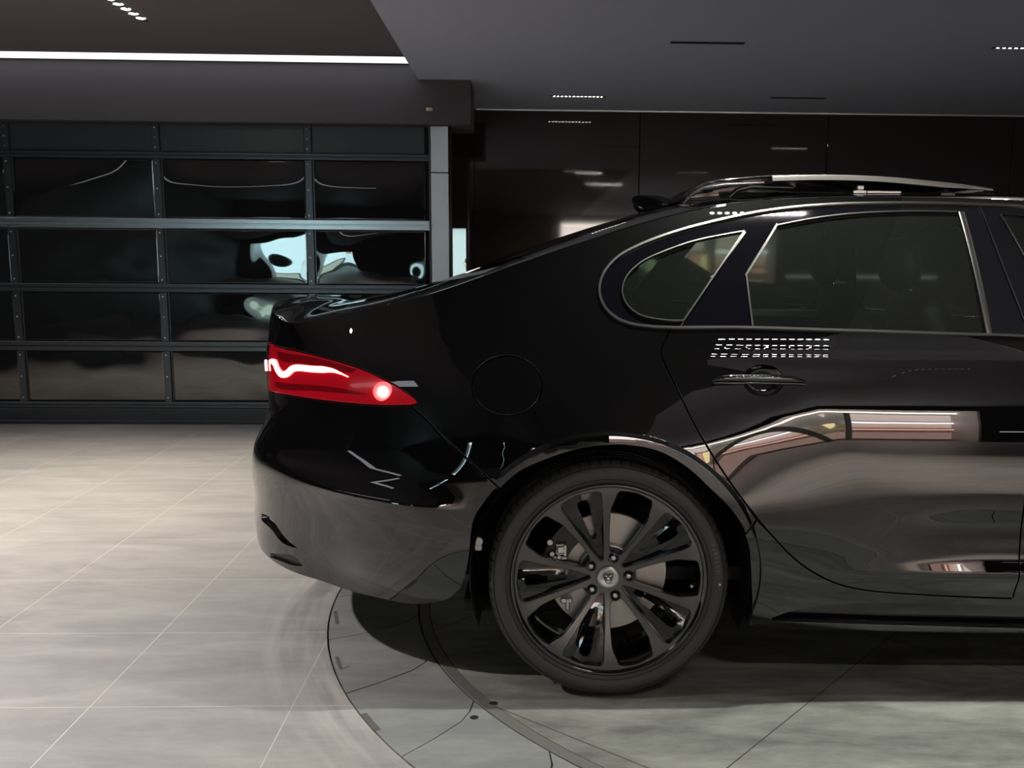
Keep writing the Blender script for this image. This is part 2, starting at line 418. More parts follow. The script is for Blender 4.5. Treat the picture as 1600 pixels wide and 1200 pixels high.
        last = mxc.outputs['Result']
    fc = N(m, 'ShaderNodeMix', data_type='RGBA'); LK(m, mx.outputs[0], fc.inputs['Factor']); LK(m, last, fc.inputs['A']); fc.inputs['B'].default_value = (*grout, 1)
    LK(m, fc.outputs['Result'], b.inputs['Base Color'])
    rr = N(m, 'ShaderNodeMapRange'); LK(m, n2.outputs[0], rr.inputs[0]); rr.inputs[3].default_value = .34; rr.inputs[4].default_value = .52; LK(m, rr.outputs[0], b.inputs['Roughness'])
    bp = N(m, 'ShaderNodeBump'); bp.inputs['Strength'].default_value = .12; bp.inputs['Distance'].default_value = .002; LK(m, n2.outputs[0], bp.inputs['Height']); LK(m, bp.outputs[0], b.inputs['Normal'])
    return m
M['tile'] = tile_mat('floor_tile', (.32, .305, .296), (.44, .418, .398), (.60, .555, .49), -1.208, 2.567, .56, .5395, 0, .0018, True)
M['ttile'] = tile_mat('turntable_stone', (.15, .152, .138), (.36, .365, .325), (.05, .045, .04), 1.207, 3.027, 1.2, 1.2, math.radians(49), .0018)
M['plate'] = tile_mat('ring_plate_stone', (.24, .25, .245), (.36, .365, .35), (.18, .18, .17), 50, 50, 100, 100, 0, .0001)
M['ceil'] = mat('dark_ceiling_paint', (.40, .435, .53), .8)
M['ceill'] = mat('black_ceiling_paint', (.135, .125, .132), .8)
M['fascia'] = mat('charcoal_fascia', (.055, .052, .056), .75)
M['wallgloss'] = mat('black_glass_wall_cladding', (.024, .019, .017), .04, 0, 1.75); noise_bump(M['wallgloss'], .8, .02, .004)
M['wallmat'] = mat('black_wall_paint', (.007, .007, .007), .6)
M['frame'] = mat('anodised_charcoal_aluminium', (.085, .09, .10), .30, .8)
M['acrylic'] = mat('black_acrylic', (.010, .010, .011), .02, 0, 1.85, .0)
M['plast'] = mat('bluish_black_panel', (.028, .032, .040), .35)
M['bolt'] = mat('steel_bolt', (.7, .7, .7), .3, 1)
M['rail'] = mat('lit_aluminium_rail', (.55, .58, .62), .26, 1)
def emi(name, c, s): return mat(name, (.5, .5, .5), .5, emit=c, estr=s)
M['ledline'] = emi('cool_white_diffuser', (.90, .91, 1.0), 1.5)
M['ledstrong'] = emi('led_lens_bright', (1, .95, .9), 450)
M['led'] = emi('led_lens', (1, .95, .85), 60)
M['ledoff'] = emi('led_lens_dim', (1, .88, .68), 2.5)

# floor with the round opening of the turntable
mb = MB(); n = 128; ring = [(TC[0]+R2*math.cos(2*math.pi*i/n), TC[1]+R2*math.sin(2*math.pi*i/n), 0) for i in range(n)]
def to_rect(a):
    c, s = math.cos(a), math.sin(a); k = []
    if c > 1e-9: k.append((XR-TC[0])/c)
    if c < -1e-9: k.append((XL-TC[0])/c)
    if s > 1e-9: k.append((8.6-TC[1])/s)
    if s < -1e-9: k.append((-12.6-TC[1])/s)
    t = min(k); return (TC[0]+c*t, TC[1]+s*t, 0)
cor = sorted([math.atan2(y-TC[1], x-TC[0]) % (2*math.pi) for x in (XL, XR) for y in (-12.6, 8.6)])
angs = sorted([2*math.pi*i/n for i in range(n)]+cor)
inn = [(TC[0]+R2*math.cos(a), TC[1]+R2*math.sin(a), 0) for a in angs]; out = [to_rect(a) for a in angs]; k = len(angs)
mb.add(inn+out, [(i, k+i, k+(i+1) % k, (i+1) % k) for i in range(k)])
lip = [(x, y, -.012) for x, y, z in inn]
mb.add(inn+lip, [(i, (i+1) % k, k+(i+1) % k, k+i) for i in range(k)])
fl = struct(mb.build('floor', M['tile']))
mb = MB(); mb.box(XL, XR, -12.6, 8.6, -.30, -.14); struct(mb.build('floor_slab', M['matte']))

# turntable: centre disc, metal rim, ring plates
tt = empty('vehicle_turntable', (TC[0], TC[1], 0))
tag(tt, 'round stone-topped turntable set flush in the tiled floor under the black car', 'turntable')
mb = MB(); mb.lathe([(0, -.001), (R1-.030, -.001), (R1-.030, -.10)], 180, 'z'); mb.lathe([(0, -.10), (R1-.03, -.10)], 180, 'z'); mb.build('disc_top', M['ttile'], tt)
M['rimmetal'] = mat('dull_metal_rim', (.24, .235, .22), .45, .35)
mb = MB(); mb.lathe([(R1-.028, -.10), (R1-.028, -.001), (R1-.026, .0005), (R1+.006, .0005), (R1+.008, -.001), (R1+.008, -.10), (R1-.028, -.10)], 180, 'z'); mb.build('metal_rim', M['rimmetal'], tt, 30)
mb = MB()
def seam(k):   # seam polyline outer->inner for plate k
    d = math.radians(11.25*k); a0 = math.radians(203.9)+d; pts = []
    for r, da in ((R2-.004, 0), (2.01, -.9), (1.90, -2.2), (1.852, -3.4), (R1+.011, -5.0)): pts.append((r*math.cos(a0+math.radians(da)), r*math.sin(a0+math.radians(da))))
    return pts
for kk in range(32):
    s0, s1 = seam(kk), seam(kk+1)
    A = math.radians(203.9+11.25*kk); g = .0022
    o = [((R2-.004)*math.cos(A+math.radians(11.25)*i/8), (R2-.004)*math.sin(A+math.radians(11.25)*i/8)) for i in range(1, 8)]
    Ai = A-math.radians(5.0); ii = [((R1+.011)*math.cos(Ai+math.radians(11.25)*i/8), (R1+.011)*math.sin(Ai+math.radians(11.25)*i/8)) for i in range(1, 8)]
    poly = s0[::-1]+o+s1+ii[::-1]
    if area2(poly) < 0: poly = poly[::-1]
    poly = offset_loop(poly, g)
    b = MB(); b.prism(poly, 'xy', -.03, -.0005+(.0006 if kk % 2 else 0)); b.build('ring_plate', M['plate'], tt)
mb = MB(); mb.lathe([(R1+.008, -.05), (R2, -.05)], 180, 'z'); mb.build('ring_bed', M['matte'], tt)
def flat_mark(name, px, r, mt, parent, z=.0012, th=.0008):
    b = MB(); p = onz(*px); b.lathe([(0, z+th), (r*.8, z+th), (r, z), (r, z-th*3)], 20, 'z', (p.x-TC[0], p.y-TC[1], 0)); return b.build(name, mt, parent)
flat_mark('rim_screw', (771, 1099), .012, M['bolt'], tt); flat_mark('screw_recess', (741, 1121), .012, M['matte'], tt, .0004)
def strip_mark(a, b, w, mt):
    p, q = onz(*a), onz(*b); d = (q-p).normalized(); nn = Vector((-d.y, d.x, 0))*w/2; m_ = MB()
    c = [p-nn, q-nn, q+nn, p+nn]; m_.prism([(v.x-TC[0], v.y-TC[1]) for v in c], 'xy', -.001, .0006); return m_.build('tape_mark', mt, tt)
M['tape'] = mat('faded_grey_tape', (.13, .125, .12), .7)
strip_mark((526, 1026), (533, 1045), .012, M['tape']); strip_mark((533, 1046), (547, 1041), .005, M['tape']); strip_mark((568, 1115), (590, 1141), .017, M['tape']); strip_mark((524, 955), (527, 975), .012, M['tape'])

# ceilings, bulkhead, walls
mb = MB(); mb.box(-.765, XR, 3.0, 8.7, ZC, ZC+.4); mb.box(1.5, XR, -12.6, 3.0, ZC, ZC+.4); struct(mb.build('ceiling', M['ceil']))
M['ceild'] = mat('ceiling_darkened_for_reflection', (.022, .022, .026), .8)  # unseen ceiling section, darkened so the rear wing reflects black
mb = MB(); mb.box(-.765, 1.5, -12.6, 3.0, ZC, ZC+.4); struct(mb.build('ceiling_rear', M['ceild']))
mb = MB(); mb.box(XL, -.765, -12.6, 7.1, ZL, ZL+.28); struct(mb.build('ceiling_left', M['ceill']))
mb = MB(); mb.box(XL, -.395, 7.10, 7.60, 2.183, 2.489); mb.box(XL, -.77, 7.10, 7.6, 2.489, 2.9); struct(mb.build('trim_bulkhead', M['fascia']))
mb = MB(); mb.box(XL-.1, XL, -12.6, 8.7, 0, 2.9); struct(mb.build('wall_left', M['wallmat']))
mb = MB(); mb.box(XR, XR+.1, -12.6, 8.7, 0, 2.9); struct(mb.build('wall_right', M['wallmat']))
# back wall in black glossy cladding, panel joints as real gaps
wb = struct(empty('wall_back', (0, YR, 0)))
xs = [-1.3, -.44, .968, 2.58, 4.19, 5.8, 7.4, XR]
xs = xs[1:]
SX0, SX1, SZ = -.655, -.513, 1.497
for a, b, c, d in ((-1.3, SX0, 0, ZC-.012), (SX1, -.443, 0, ZC-.012), (SX0, SX1, SZ, ZC-.012)):
    mb = MB(); mb.box(a, b, 0, .03, c, d, .0); struct(mb.build('cladding_panel', M['wallgloss'], wb))
for a, b in zip(xs, xs[1:]):
    mb = MB(); mb.box(a+.003, b-.003, 0, .03, 0, ZC-.012, .0015); struct(mb.build('cladding_panel', M['wallgloss'], wb))
mb = MB(); mb.box(-1.4, SX0, .03, .12, 0, ZC); mb.box(SX1, XR, .03, .12, 0, ZC); mb.box(SX0, SX1, .03, .12, SZ, ZC); struct(mb.build('backing', M['matte'], wb))
# corridor beyond the slot: pale blue end wall, white line light, somebody sitting far away
cw = struct(empty('wall_corridor', (0, 0, 0))); M['pale'] = mat('pale_blue_wall', (.50, .72, .78), .6); M['palew'] = mat('warm_white_ceiling', (.75, .66, .60), .7)
mb = MB(); mb.box(-4.5, .6, 21.5, 21.6, 0, 2.6); mb.build('end_wall', M['pale'], cw)
mb = MB(); mb.box(-4.6, -4.5, 8.56, 21.6, 0, 2.6); mb.box(.6, .7, 8.56, 21.6, 0, 2.6); mb.build('side_walls', M['palew'], cw)
mb = MB(); mb.box(-4.6, .7, 8.56, 21.6, -.1, 0); mb.build('corridor_floor', M['ttile'], cw)
mb = MB(); mb.box(-4.6, .7, 8.56, 21.6, 2.05, 2.15); mb.build('corridor_ceiling', M['palew'], cw)
cl = empty('corridor_line_light', (-1.7, 21.3, 2.0)); tag(cl, 'white line light at the end of the bright slot in the black back wall', 'ceiling light')
mb = MB(); mb.box(-1.6, 1.6, -.04, .04, -.05, .04, .004); mb.build('diffuser', emi('corridor_diffuser', (1, .97, .92), 6), cl)
mb = MB(); mb.box(-1.62, 1.62, .041, .06, -.06, .045); mb.build('bracket', M['palew'], cl)
area(-1.8, 18.5, 2.0, 3, 4, 130, (1, .98, .95))
mb = MB(); mb.box(-.42, 6.3, YR-.012, YR-.001, ZC-.011, ZC-.0005); struct(mb.build('trim_1', mat('polished_edge_strip', (.85, .85, .85), .35, .8)))
mb = MB(); mb.box(-1.4, -1.3, 7.5, 8.5, 0, ZC); struct(mb.build('wall_return', M['wallmat']))

# ceiling line light at the top of the bulkhead
ll = empty('linear_ceiling_light', (-3.4, 7.03, ZL)); tag(ll, 'long bright white line light running along the ceiling above the garage door', 'ceiling light')
mb = MB(); mb.prism([(2.60, -.17), (2.64, .045), (-2.7, .045), (-2.7, -.17)], 'xy', -.022, -.002)
mb.build('diffuser', M['ledline'], ll)
mb = MB(); mb.box(-2.72, 2.60, -.182, -.172, -.022, 0); mb.box(-2.72, 2.64, .046, .056, -.022, 0); mb.build('housing', M['ceill'], ll)

# sensor on the bulkhead
p = ony(671, 171, 7.1); sn = empty('ceiling_sensor', (p.x, 7.1, p.z)); tag(sn, 'tiny beige sensor on the dark bulkhead right of the line light', 'sensor')
mb = MB(); mb.box(-.024, .024, -.018, 0, -.012, .012, .006); mb.build('cover', mat('beige_plastic', (.55, .42, .36), .5), sn)
mb = MB(); mb.lathe([(0, -.023), (.004, -.022), (.006, -.0175)], 12, 'y'); mb.build('eye', M['bolt'], sn)

# recessed multi-spot blades
def blade(x, y, n, lit, label, along='x', L=.40, zc=ZC, r=.008):
    t = empty('recessed_spot_bar', (x, y, zc), 0 if along == 'x' else math.pi/2)
    tag(t, label, 'ceiling light', 'recessed spot bars in the ceiling')
    m_ = MB(); h = L/2+.015
    for x0, x1, y0, y1 in ((-h, h, -.020, -.014), (-h, h, .014, .020), (-h, -h+.006, -.014, .014), (h-.006, h, -.014, .014)): m_.box(x0, x1, y0, y1, -.004, .0)
    m_.box(-h, h, -.014, .014, -.0005, 0); m_.build('housing', M['matte'], t)
    src = None
    for i in range(n):
        px_ = -L/2+L*(i+.5)/n
        if src is None:
            m_ = MB(); m_.lathe([(0, -.0035), (r*.7, -.003), (r, -.0015), (r, -.0006)], 10, 'z'); src = m_.build('spot_lens', M['ledstrong'] if lit == 2 else M['led'] if lit == 1 else (M['ledoff'] if lit == .5 else M['gloss']), t); src.location = (px_, 0, 0)
        else:
            c = src.copy(); COL.objects.link(c); c.parent = t; c.location = (px_, 0, 0)
    return t
blade(.40, 7.73, 13, 1, 'glowing warm spot bar in the ceiling just before the black back wall')
blade(1.05, 5.81, 11, 0, 'unlit dark spot bar in the ceiling above the car tail fin')
blade(2.10, 7.67, 11, 0, 'unlit dark spot bar near the back wall, right of the glowing one')
blade(2.95, 5.83, 11, 1, 'lit spot bar cut off by the right edge of the photo')
blade(1.30, .35, 13, 2, 'lit spot bar seen only as rows of dots mirrored in the rear door', L=.62, r=.015)
blade(1.46, -5.0, 13, 1, 'lit spot bar seen only as faint dots mirrored left of the door handle', L=.9, r=.014)
blade(4.1, -5.0, 13, .5, 'lit spot bar seen only as faint dots mirrored right of the door handle', L=.9, r=.014)
blade(.92, 2.47, 13, 2, 'lit spot bar seen only as dots mirrored on the pillar above the rear door', L=.40)
blade(.75, 2.70, 11, 1, 'lit spot bar right above the near rear wheel, lighting the turntable', L=.40)
blade(2.40, 2.70, 11, 1, 'lit spot bar above the front door, outside the photo', L=.40)
blade(-2.25, 5.55, 9, 1, 'white slotted spot bar in the left ceiling at the top edge of the photo', 'y', .95, ZL, .026)

# sectional garage door
gd = struct(empty('door_1', (0, YD, 0)))
XM = [-5.85, -4.785, -3.72, -2.657, -1.573, -.705]
ZR = [(.120, .166), (.545, .616), (.978, 1.040), (1.440, 1.512), (1.936, 1.984)]
rows = [(.166, .545), (.616, .978), (1.040, 1.440), (1.512, 1.936)]
for a, b in ZR:
    m_ = MB(); c = (a+b)/2; m_.box(XM[0], -.70, -.030, .02, a, c-.003, .004); m_.box(XM[0], -.70, -.030, .02, c+.003, b, .004); m_.box(XM[0], -.70, -.020, .02, c-.004, c+.004)
    m_.build('rail', M['rail'] if 1.4 < a < 1.6 else M['frame'], gd)  # the rail that catches the light is given brighter metal
m_ = MB(); m_.box(XM[0], -.70, -.035, .02, .018, .118, .006); m_.box(XM[0], -.70, -.045, .02, 0, .03, .006); m_.build('bottom_seal', M['plast'], gd)
for i, x in enumerate(XM[:-1]):
    for (a, b) in rows+[(1.984, 2.183)]:
        m_ = MB(); m_.box(x-.026, x+.026, -.024, .02, a, b, .003); m_.box(x+.028, x+.036, -.006, .02, a, b); o = m_.build('mullion', M['frame'] if b < 2 else M['plast'], gd)
        m_ = MB()
        for k in range(3): z = a+.03+(b-a-.06)*k/2; m_.lathe([(0, -.031), (.005, -.030), (.0065, -.0265), (.0065, -.023)], 10, 'y', (x-.004, 0, z))
        if i >= 1: m_.build('bolts', M['bolt'], o, 40)
def acrylic(x0, x1, z0, z1, bulge, amp, seed, sc=2.2, tilt=0., r4=False):
    from mathutils import noise as NS
    m_ = MB(); nx, nz = 70, 34; vs = []; fs = []
    for j in range(nz+1):
        for i in range(nx+1):
            a, b = i/nx*2-1, j/nz*2-1; x = x0+(x1-x0)*i/nx; z = z0+(z1-z0)*j/nz
            w = (1-a**4)*(1-b**4); q = NS.noise(Vector((x*sc+seed*7.3, z*sc*1.3, seed*3.1)))+.4*NS.noise(Vector((x*sc*2.1-seed, z*sc*2.4, seed*5.7)))
            vs.append((x, -bulge*(1-a*a)*(1-max(0, b)**2)*(1 if r4 else 1-min(0, b)**2)+amp*q*(.35+.65*w)-tilt*a*b, z))
    for j in range(nz):
        for i in range(nx): p = j*(nx+1)+i; fs.append((p, p+1, p+nx+2, p+nx+1))
    m_.add(vs, fs); o = m_.build('acrylic_panel', M['acrylic'], gd, 180)
    sd = o.modifiers.new('thick', 'SOLIDIFY'); sd.thickness = .004; sd.offset = 1
    return o
seed = 0
for r, (a, b) in enumerate(rows):
    for i in range(5):
        x0, x1 = XM[i]+.026, XM[i+1]-.026; seed += 1
        bulge = (.003, .002, .003, .0125)[r]; amp = (.004, .005, .0065, .0008)[r]
        if r == 3 and i == 2: amp, bulge = .0012, .0045
        acrylic(x0, x1, a+.002, b-.002, bulge, amp, seed, tilt=(.011 if r == 3 and i == 2 else 0.), r4=(r == 3 and i != 2))
for i in range(5):
    m_ = MB(); m_.box(XM[i]+.030, XM[i+1]-.03, -.004, .01, 1.986, 2.181, .002); m_.build('top_panel', M['plast'], gd)
m_ = MB(); m_.box(XM[0]-.1, -.6, .03, .08, 0, 2.18); m_.build('backing_sheet', M['matte'], gd)
# right door jamb
jb = struct(empty('trim_2', (0, YD, 0)))
M['jamb'] = mat('blue_grey_satin_steel', (.55, .60, .64), .36, .6)
m_ = MB(); m_.box(-.690, -.560, -.05, .10, 0, 1.852, .003); m_.build('jamb_lower', M['jamb'], jb)
m_ = MB(); m_.box(-.690, -.560, -.05, .10, 1.858, 2.181, .003); m_.build('jamb_upper', M['jamb'], jb)
m_ = MB(); m_.box(-.702, -.692, -.055, .05, 0, 2.181, .002); m_.build('door_track', M['frame'], jb)
m_ = MB(); m_.box(-.552, -.545, -.04, .1, 0, 2.181, .002); m_.build('seal_strip', M['matte'], jb)

# the lit side of the hall behind the camera: dark wall with bright shop windows (seen only as reflections)
WS = 1.0
mb = MB()
ops = [(-6.6, -4.6, .0, 1.7), (-2.05, -1.85, 0.4, 2.12), (1.0, 7.2, 0, 2.3)]
xx = XL
for a, b, z0, z1 in ops: mb.box(xx, a, YB-.1, YB, 0, 2.5); mb.box(a, b, YB-.1, YB, z1, 2.5); xx = b
mb.box(xx, XR, YB-.1, YB, 0, 2.5); mb.box(XL, XR, YB-.1, YB, 2.5, 2.9)
struct(mb.build('wall_front', M['wallmat']))
mb = MB(); mb.box(XL, XR, -12.7, -12.6, 0, 2.9); struct(mb.build('wall_far', M['wallmat']))
l2 = empty('linear_ceiling_light', (-4.6, -1.9, ZL)); tag(l2, 'long white line light mirrored as curved streaks in the garage door panels', 'ceiling light')
mb = MB(); mb.box(-2.8, 2.2, -.22, .22, -.022, -.002); mb.build('diffuser', M['ledline'], l2)
mb = MB(); mb.box(-2.82, 2.22, -.23, -.222, -.024, 0); mb.box(-2.82, 2.22, .222, .23, -.024, 0); mb.build('housing', M['ceill'], l2)
l3 = empty('linear_wall_light', (9.4, YB+.03, .80)); tag(l3, 'cool white line light mirrored at the right edge of the rear door', 'wall light')
mb = MB(); mb.box(-1.9, 2.5, -.02, .02, -.03, .03, .005); mb.build('diffuser', emi('violet_white_diffuser', (.86, .85, 1.0), 3), l3); mb = MB(); mb.box(-1.93, 2.53, -.028, -.02, -.06, .06); mb.build('housing', M['matte'], l3)
C_W, C_C, C_O, C_G, C_B = (1, .95, .92), (.55, .86, .92), (1, .45, .22), (.62, .86, .72), (.02, .02, .02)
cols = {}
def glow(c, s):
    k = (c, s)
    if k not in cols: cols[k] = emi('backlit_panel', c, s)
    return cols[k]
sw = []
def shop(a, b, z1, parts, label):
    t = empty('shop_window', ((a+b)/2, YB-.1, 0)); tag(t, label, 'shop window', 'lit shop windows behind the camera')
    x0 = -(b-a)/2
    m_ = MB(); m_.box(x0, -x0, -1.2, -1.15, 0, z1+.1); m_.box(x0-.03, x0, -1.2, -.002, 0, z1+.1); m_.box(-x0, -x0+.03, -1.2, -.002, 0, z1+.1); m_.box(x0, -x0, -1.2, -.002, z1+.05, z1+.1); m_.build('display_case', mat('pale_display', (.6, .6, .6), .6), t)
    for (u0, u1, v0, v1, c, s, d) in parts:
        m_ = MB(); m_.box(x0+u0, x0+u1, -1.15+d, -1.13+d, v0, v1); m_.build('backlit_panel', glow(c, s*WS), t)
    return t
shop(-6.6, -4.6, 1.7, [(0, 1.0, .9, 2.1, C_C, 9, 0), (1.0, 1.5, 1.6, 2.1, C_O, 5, 0), (1.0, 2.4, .3, 1.5, C_C, 8, 0), (1.6, 2.3, 1.6, 2.05, C_W, 10, 0), (0, .9, .2, .8, C_G, 4, 0)], 'wide shop window with pale blue backlit panels, far left of the hall')
shop(-2.05, -1.85, 2.12, [(0, .20, 1.9, 2.12, C_W, 9, .3), (0, .20, 0.4, 1.9, C_C, 5, 0)], 'narrow shop doorway with pale blue wall and white line light')
shop(1.0, 7.2, 2.3, [(0, 6.2, 2.18, 2.26, (1, .9, .75), 14, .3), (0, 1.6, 1.0, 2.15, (1, .86, .82), 8, 0), (0, 6.2, .15, .7, (.9, .55, .45), 1.6, 0), (1.65, 1.75, 0, 2.15, C_B, .1, .4), (1.8, 2.5, 1.0, 1.6, C_C, 7, 0), (1.8, 2.9, 1.65, 2.0, (1, .80, .72), 4, .1), (2.6, 2.9, .9, 1.5, (1, .85, .6), 6, 0), (3.0, 3.06, 0, 2.15, C_B, .1, .4), (3.1, 3.8, 1.0, 1.5, C_C, 8, 0), (3.1, 4.3, 1.55, 2.05, (1, .84, .78), 4, .1), (3.9, 4.15, .8, 1.4, (1, .5, .35), 4, .2), (4.2, 4.4, .8, 1.4, (1, .8, .4), 6, .2), (4.5, 4.6, 0, 2.15, C_B, .1, .4), (4.65, 6.2, 1.65, 2.1, (1, .78, .70), 3.4, 0), (4.65, 6.2, 1.45, 1.55, (1, .95, .95), 10, .1), (4.65, 6.2, 1.1, 1.4, (1, .66, .55), 3.0, 0), (4.65, 6.2, .9, 1.0, (1, .5, .4), 5, .1)], 'long bright shop window with warm and pale blue panels')

# ================================================================== CAR
# local frame: x forward (to the right in the photo), y away from the near side, z up; origin below the near rear wheel
CAR_O = Vector((.237, 2.600, 0)); CAR_YAW = -math.radians(1.0)
CR, SR = math.cos(CAR_YAW), math.sin(CAR_YAW)
def l2w(p): return Vector((CAR_O.x+p[0]*CR-p[1]*SR, CAR_O.y+p[0]*SR+p[1]*CR, p[2]))
def w2l(p): x, y = p[0]-CAR_O.x, p[1]-CAR_O.y; return Vector((x*CR+y*SR, -x*SR+y*CR, p[2]))
LC = w2l(CAM)
def lproj(p): return proj(l2w(p))
def lray(px, py): d = ray(px, py); return Vector((d.x*CR+d.y*SR, -d.x*SR+d.y*CR, d.z))
def at_y(px, py, y): d = lray(px, py); return LC + d*((y-LC.y)/d.y)
YM = .91
_T0 = Tab([(.14, .085), (.20, .058), (.28, .03), (.36, .012), (.45, .003), (.60, -.003), (.72, .001), (.82, .008), (.92, .0185), (.9722, .0262)])
_S1 = Tab([(.14, -.45), (.20, -.40), (.28, -.26), (.36, -.14), (.45, -.05), (.55, -.008), (.65, .02), (.72, .045), (.75, .064), (.84, .133), (.92, .152), (.9722, .16)])
_zz = [.14+.01*i for i in range(84)]; _yy = [0]
for a, b in zip(_zz, _zz[1:]): _yy.append(_yy[-1]+.01*_S1((a+b)/2))
_k = _yy[46]; _T0 = Tab([(a, b-_k-.003) for a, b in zip(_zz, _yy)])
_sl = [(.972, .16), (.977, .18), (.981, .32), (.984, .43), (.987, .34), (.991, .20), (.998, .20), (1.001, .30), (1.005, .46), (1.009, .38), (1.013, .30), (1.022, .30), (1.030, .36), (1.036, .42), (1.045, .46), (1.06, .47), (1.12, .50), (1.2, .55), (1.3, .62), (1.41, .72), (1.5, .80)]
_pts = [(z, _T0(z)) for z in [.14+.02*i for i in range(42)] if z < .965]; _st = Tab(_sl); _y = _T0(.972); _z = .972; _pts.append((_z, _y))
while _z < 1.5:
    _y += _st(_z+.00075)*.0015; _z += .0015; _pts.append((_z, _y))
T_door = Tab(_pts)
T_rear = Tab([(.14, .13), (.20, .085), (.28, .045), (.36, .020), (.45, .004), (.60, -.008), (.72, -.008), (.82, -.001), (.92, .015), (1.0, .040), (1.06, .066), (1.12, .094), (1.2, .136), (1.3, .197), (1.41, .27), (1.5, .345)])
XS, XF_, LS = -.30, 3.15, .83
ARC = (-.006, .345)
ZCR = Tab([(-1.7, .655), (-1.1, .65), (-.75, .605), (-.37, .556), (0, .53)])
def y0(x, z):
    g1 = smooth01((x+.05)/.95); g2 = smooth01((x+.12)/.34); k = smooth01((z-.90)/.06); g = g1+(g2-g1)*k; y = T_rear(z)*(1-g)+T_door(z)*g
    if x > 2.0: y += .05*smooth01((x-2.0)/1.8)*max(0, z-.2)
    for ax in (ARC[0], 2.963):
        r = math.hypot(x-ax, z-ARC[1])
        if r < .85: y -= .009*(1-smooth01((r-.425)/.013)) + .022*max(0, min(1, 1-(r-.438)/.32))**2*smooth01((z-.20)/.35)
    if x > .45 and z < .6:   # scallop along the lower door
        gx = smooth01((x-.52)/.55); y -= gx*.013*math.exp(-((z-.365)/.034)**2); y += gx*.008*math.exp(-((z-.50)/.07)**2)
    return y
TAIL = None
def tail_x(z): return TAIL(max(.2, min(1.2, z))) if TAIL else -1.13
def bump(u, z):
    if u > XS-.02: return 0
    A = smooth01((XS-.02-u)/.28); d = z-ZCR(u); q = math.sqrt(d*d+.00012)-.011
    return A*.034*(math.exp(-q/.055) if d > 0 else math.exp(-q/.30))
NE = 2.7
def P(u, z):
    if u >= XS and u <= XF_: return Vector((u, y0(u, z), z))
    if u < XS:
        ph = min((XS-u)/LS, math.pi/2+.3); xt = tail_x(z); L = XS-xt
        s, c = math.sin(ph), math.cos(ph); k = (abs(s)**NE+abs(c)**NE)**(1/NE); s /= k; c /= k
        yy = y0(XS, z)-bump(u, z)
        return Vector((XS-L*s, YM-(YM-yy)*c, z))
    ph = min((u-XF_)/.72, math.pi/2+.3); xt = 3.86-.45*max(0, z-.62)**1.3-.10*max(0, .5-z)
    s, c = math.sin(ph), math.cos(ph); k = (abs(s)**2.5+abs(c)**2.5)**(1/2.5); s /= k; c /= k
    return Vector((XF_+(xt-XF_)*s, YM-(YM-y0(XF_, z))*c, z))
UR, UF = XS-LS*math.pi/2, XF_+.72*math.pi/2
# fit the tail outline: for each height the plan section's silhouette meets the photographed outline
SIL = Tab([(470, 430), (480, 425), (492, 422), (505, 421), (530, 419), (545, 416), (560, 415), (600, 417), (620, 420), (640, 419), (655, 416), (672, 408), (690, 399), (705, 395), (722, 393), (740, 394), (770, 398), (790, 397.5), (810, 398), (840, 402), (865, 412), (885, 436), (900, 470)])
def fit_tail():
    global TAIL
    zs = [.24+.0225*i for i in range(40)]; val = []
    for z in zs:
        lo, hi = -1.6, -.7; best = -1.1
        for _ in range(16):
            m = (lo+hi)/2; TAIL = lambda q, m=m: m
            mn = 1e9; py = 0
            for i in range(26):
                u = XS-LS*(.35+1.05*i/25); a, b = lproj(P(u, z))
                if a < mn: mn, py = a, b
            if mn < SIL(py): lo = m
            else: hi = m
        val.append((lo+hi)/2)
    TAIL = smoothed(Tab(list(zip(zs, val))), .24, 1.1175, 60, 4)
    return list(zip(zs, val))
TT_ = fit_tail()
print('tail', [(round(a, 2), round(b, 3)) for a, b in TT_[::3]])
def nrm(u, z, h=.0015):
    a = P(u+h, z)-P(u-h, z); b = P(u, z+h)-P(u, z-h); n = a.cross(b)
    if n.length < 1e-12: return Vector((0, -1, 0))
    n.normalize(); return n
def pix(px, py, g=None):
    """point of the side surface seen at a pixel, as (u,z)"""
    u, z = g if g else (None, None)
    if u is None:
        best = 1e18
        for i in range(60):
            uu = UR+.12+(2.3-UR)*i/59
            for j in range(22):
                zz = .2+1.3*j/21; a, b = lproj(P(uu, zz)); pp = P(uu, zz); vis = nrm(uu, zz).dot(LC-pp)
                if vis < 0: continue
                d = (a-px)**2+(b-py)**2
                if d < best: best, u, z = d, uu, zz
    for _ in range(30):
        a, b = lproj(P(u, z)); ea, eb = px-a, py-b
        if abs(ea)+abs(eb) < .01: break
        h = .001; a1, b1 = lproj(P(u+h, z)); a2, b2 = lproj(P(u, z+h))
        j11, j21, j12, j22 = (a1-a)/h, (b1-b)/h, (a2-a)/h, (b2-b)/h; det = j11*j22-j12*j21
        if abs(det) < 1e-6: break
        du = (ea*j22-eb*j12)/det; dz = (j11*eb-j21*ea)/det; m = max(abs(du), abs(dz)); k = min(1, .08/m) if m > 0 else 1
        u += du*k; z += dz*k
    return (u, z)
def pl(pts):
    """pixel polyline -> (u,z) polyline"""
    out = []; g = None
    for p in pts:
        if len(p) == 3: out.append((p[0], p[1])); g = None; continue     # ('local') u, z, marker
        q = pix(p[0], p[1], g)
        a, b = lproj(P(*q))
        if abs(a-p[0])+abs(b-p[1]) > 1.5: q = pix(p[0], p[1])
        out.append(q); g = q
    return out

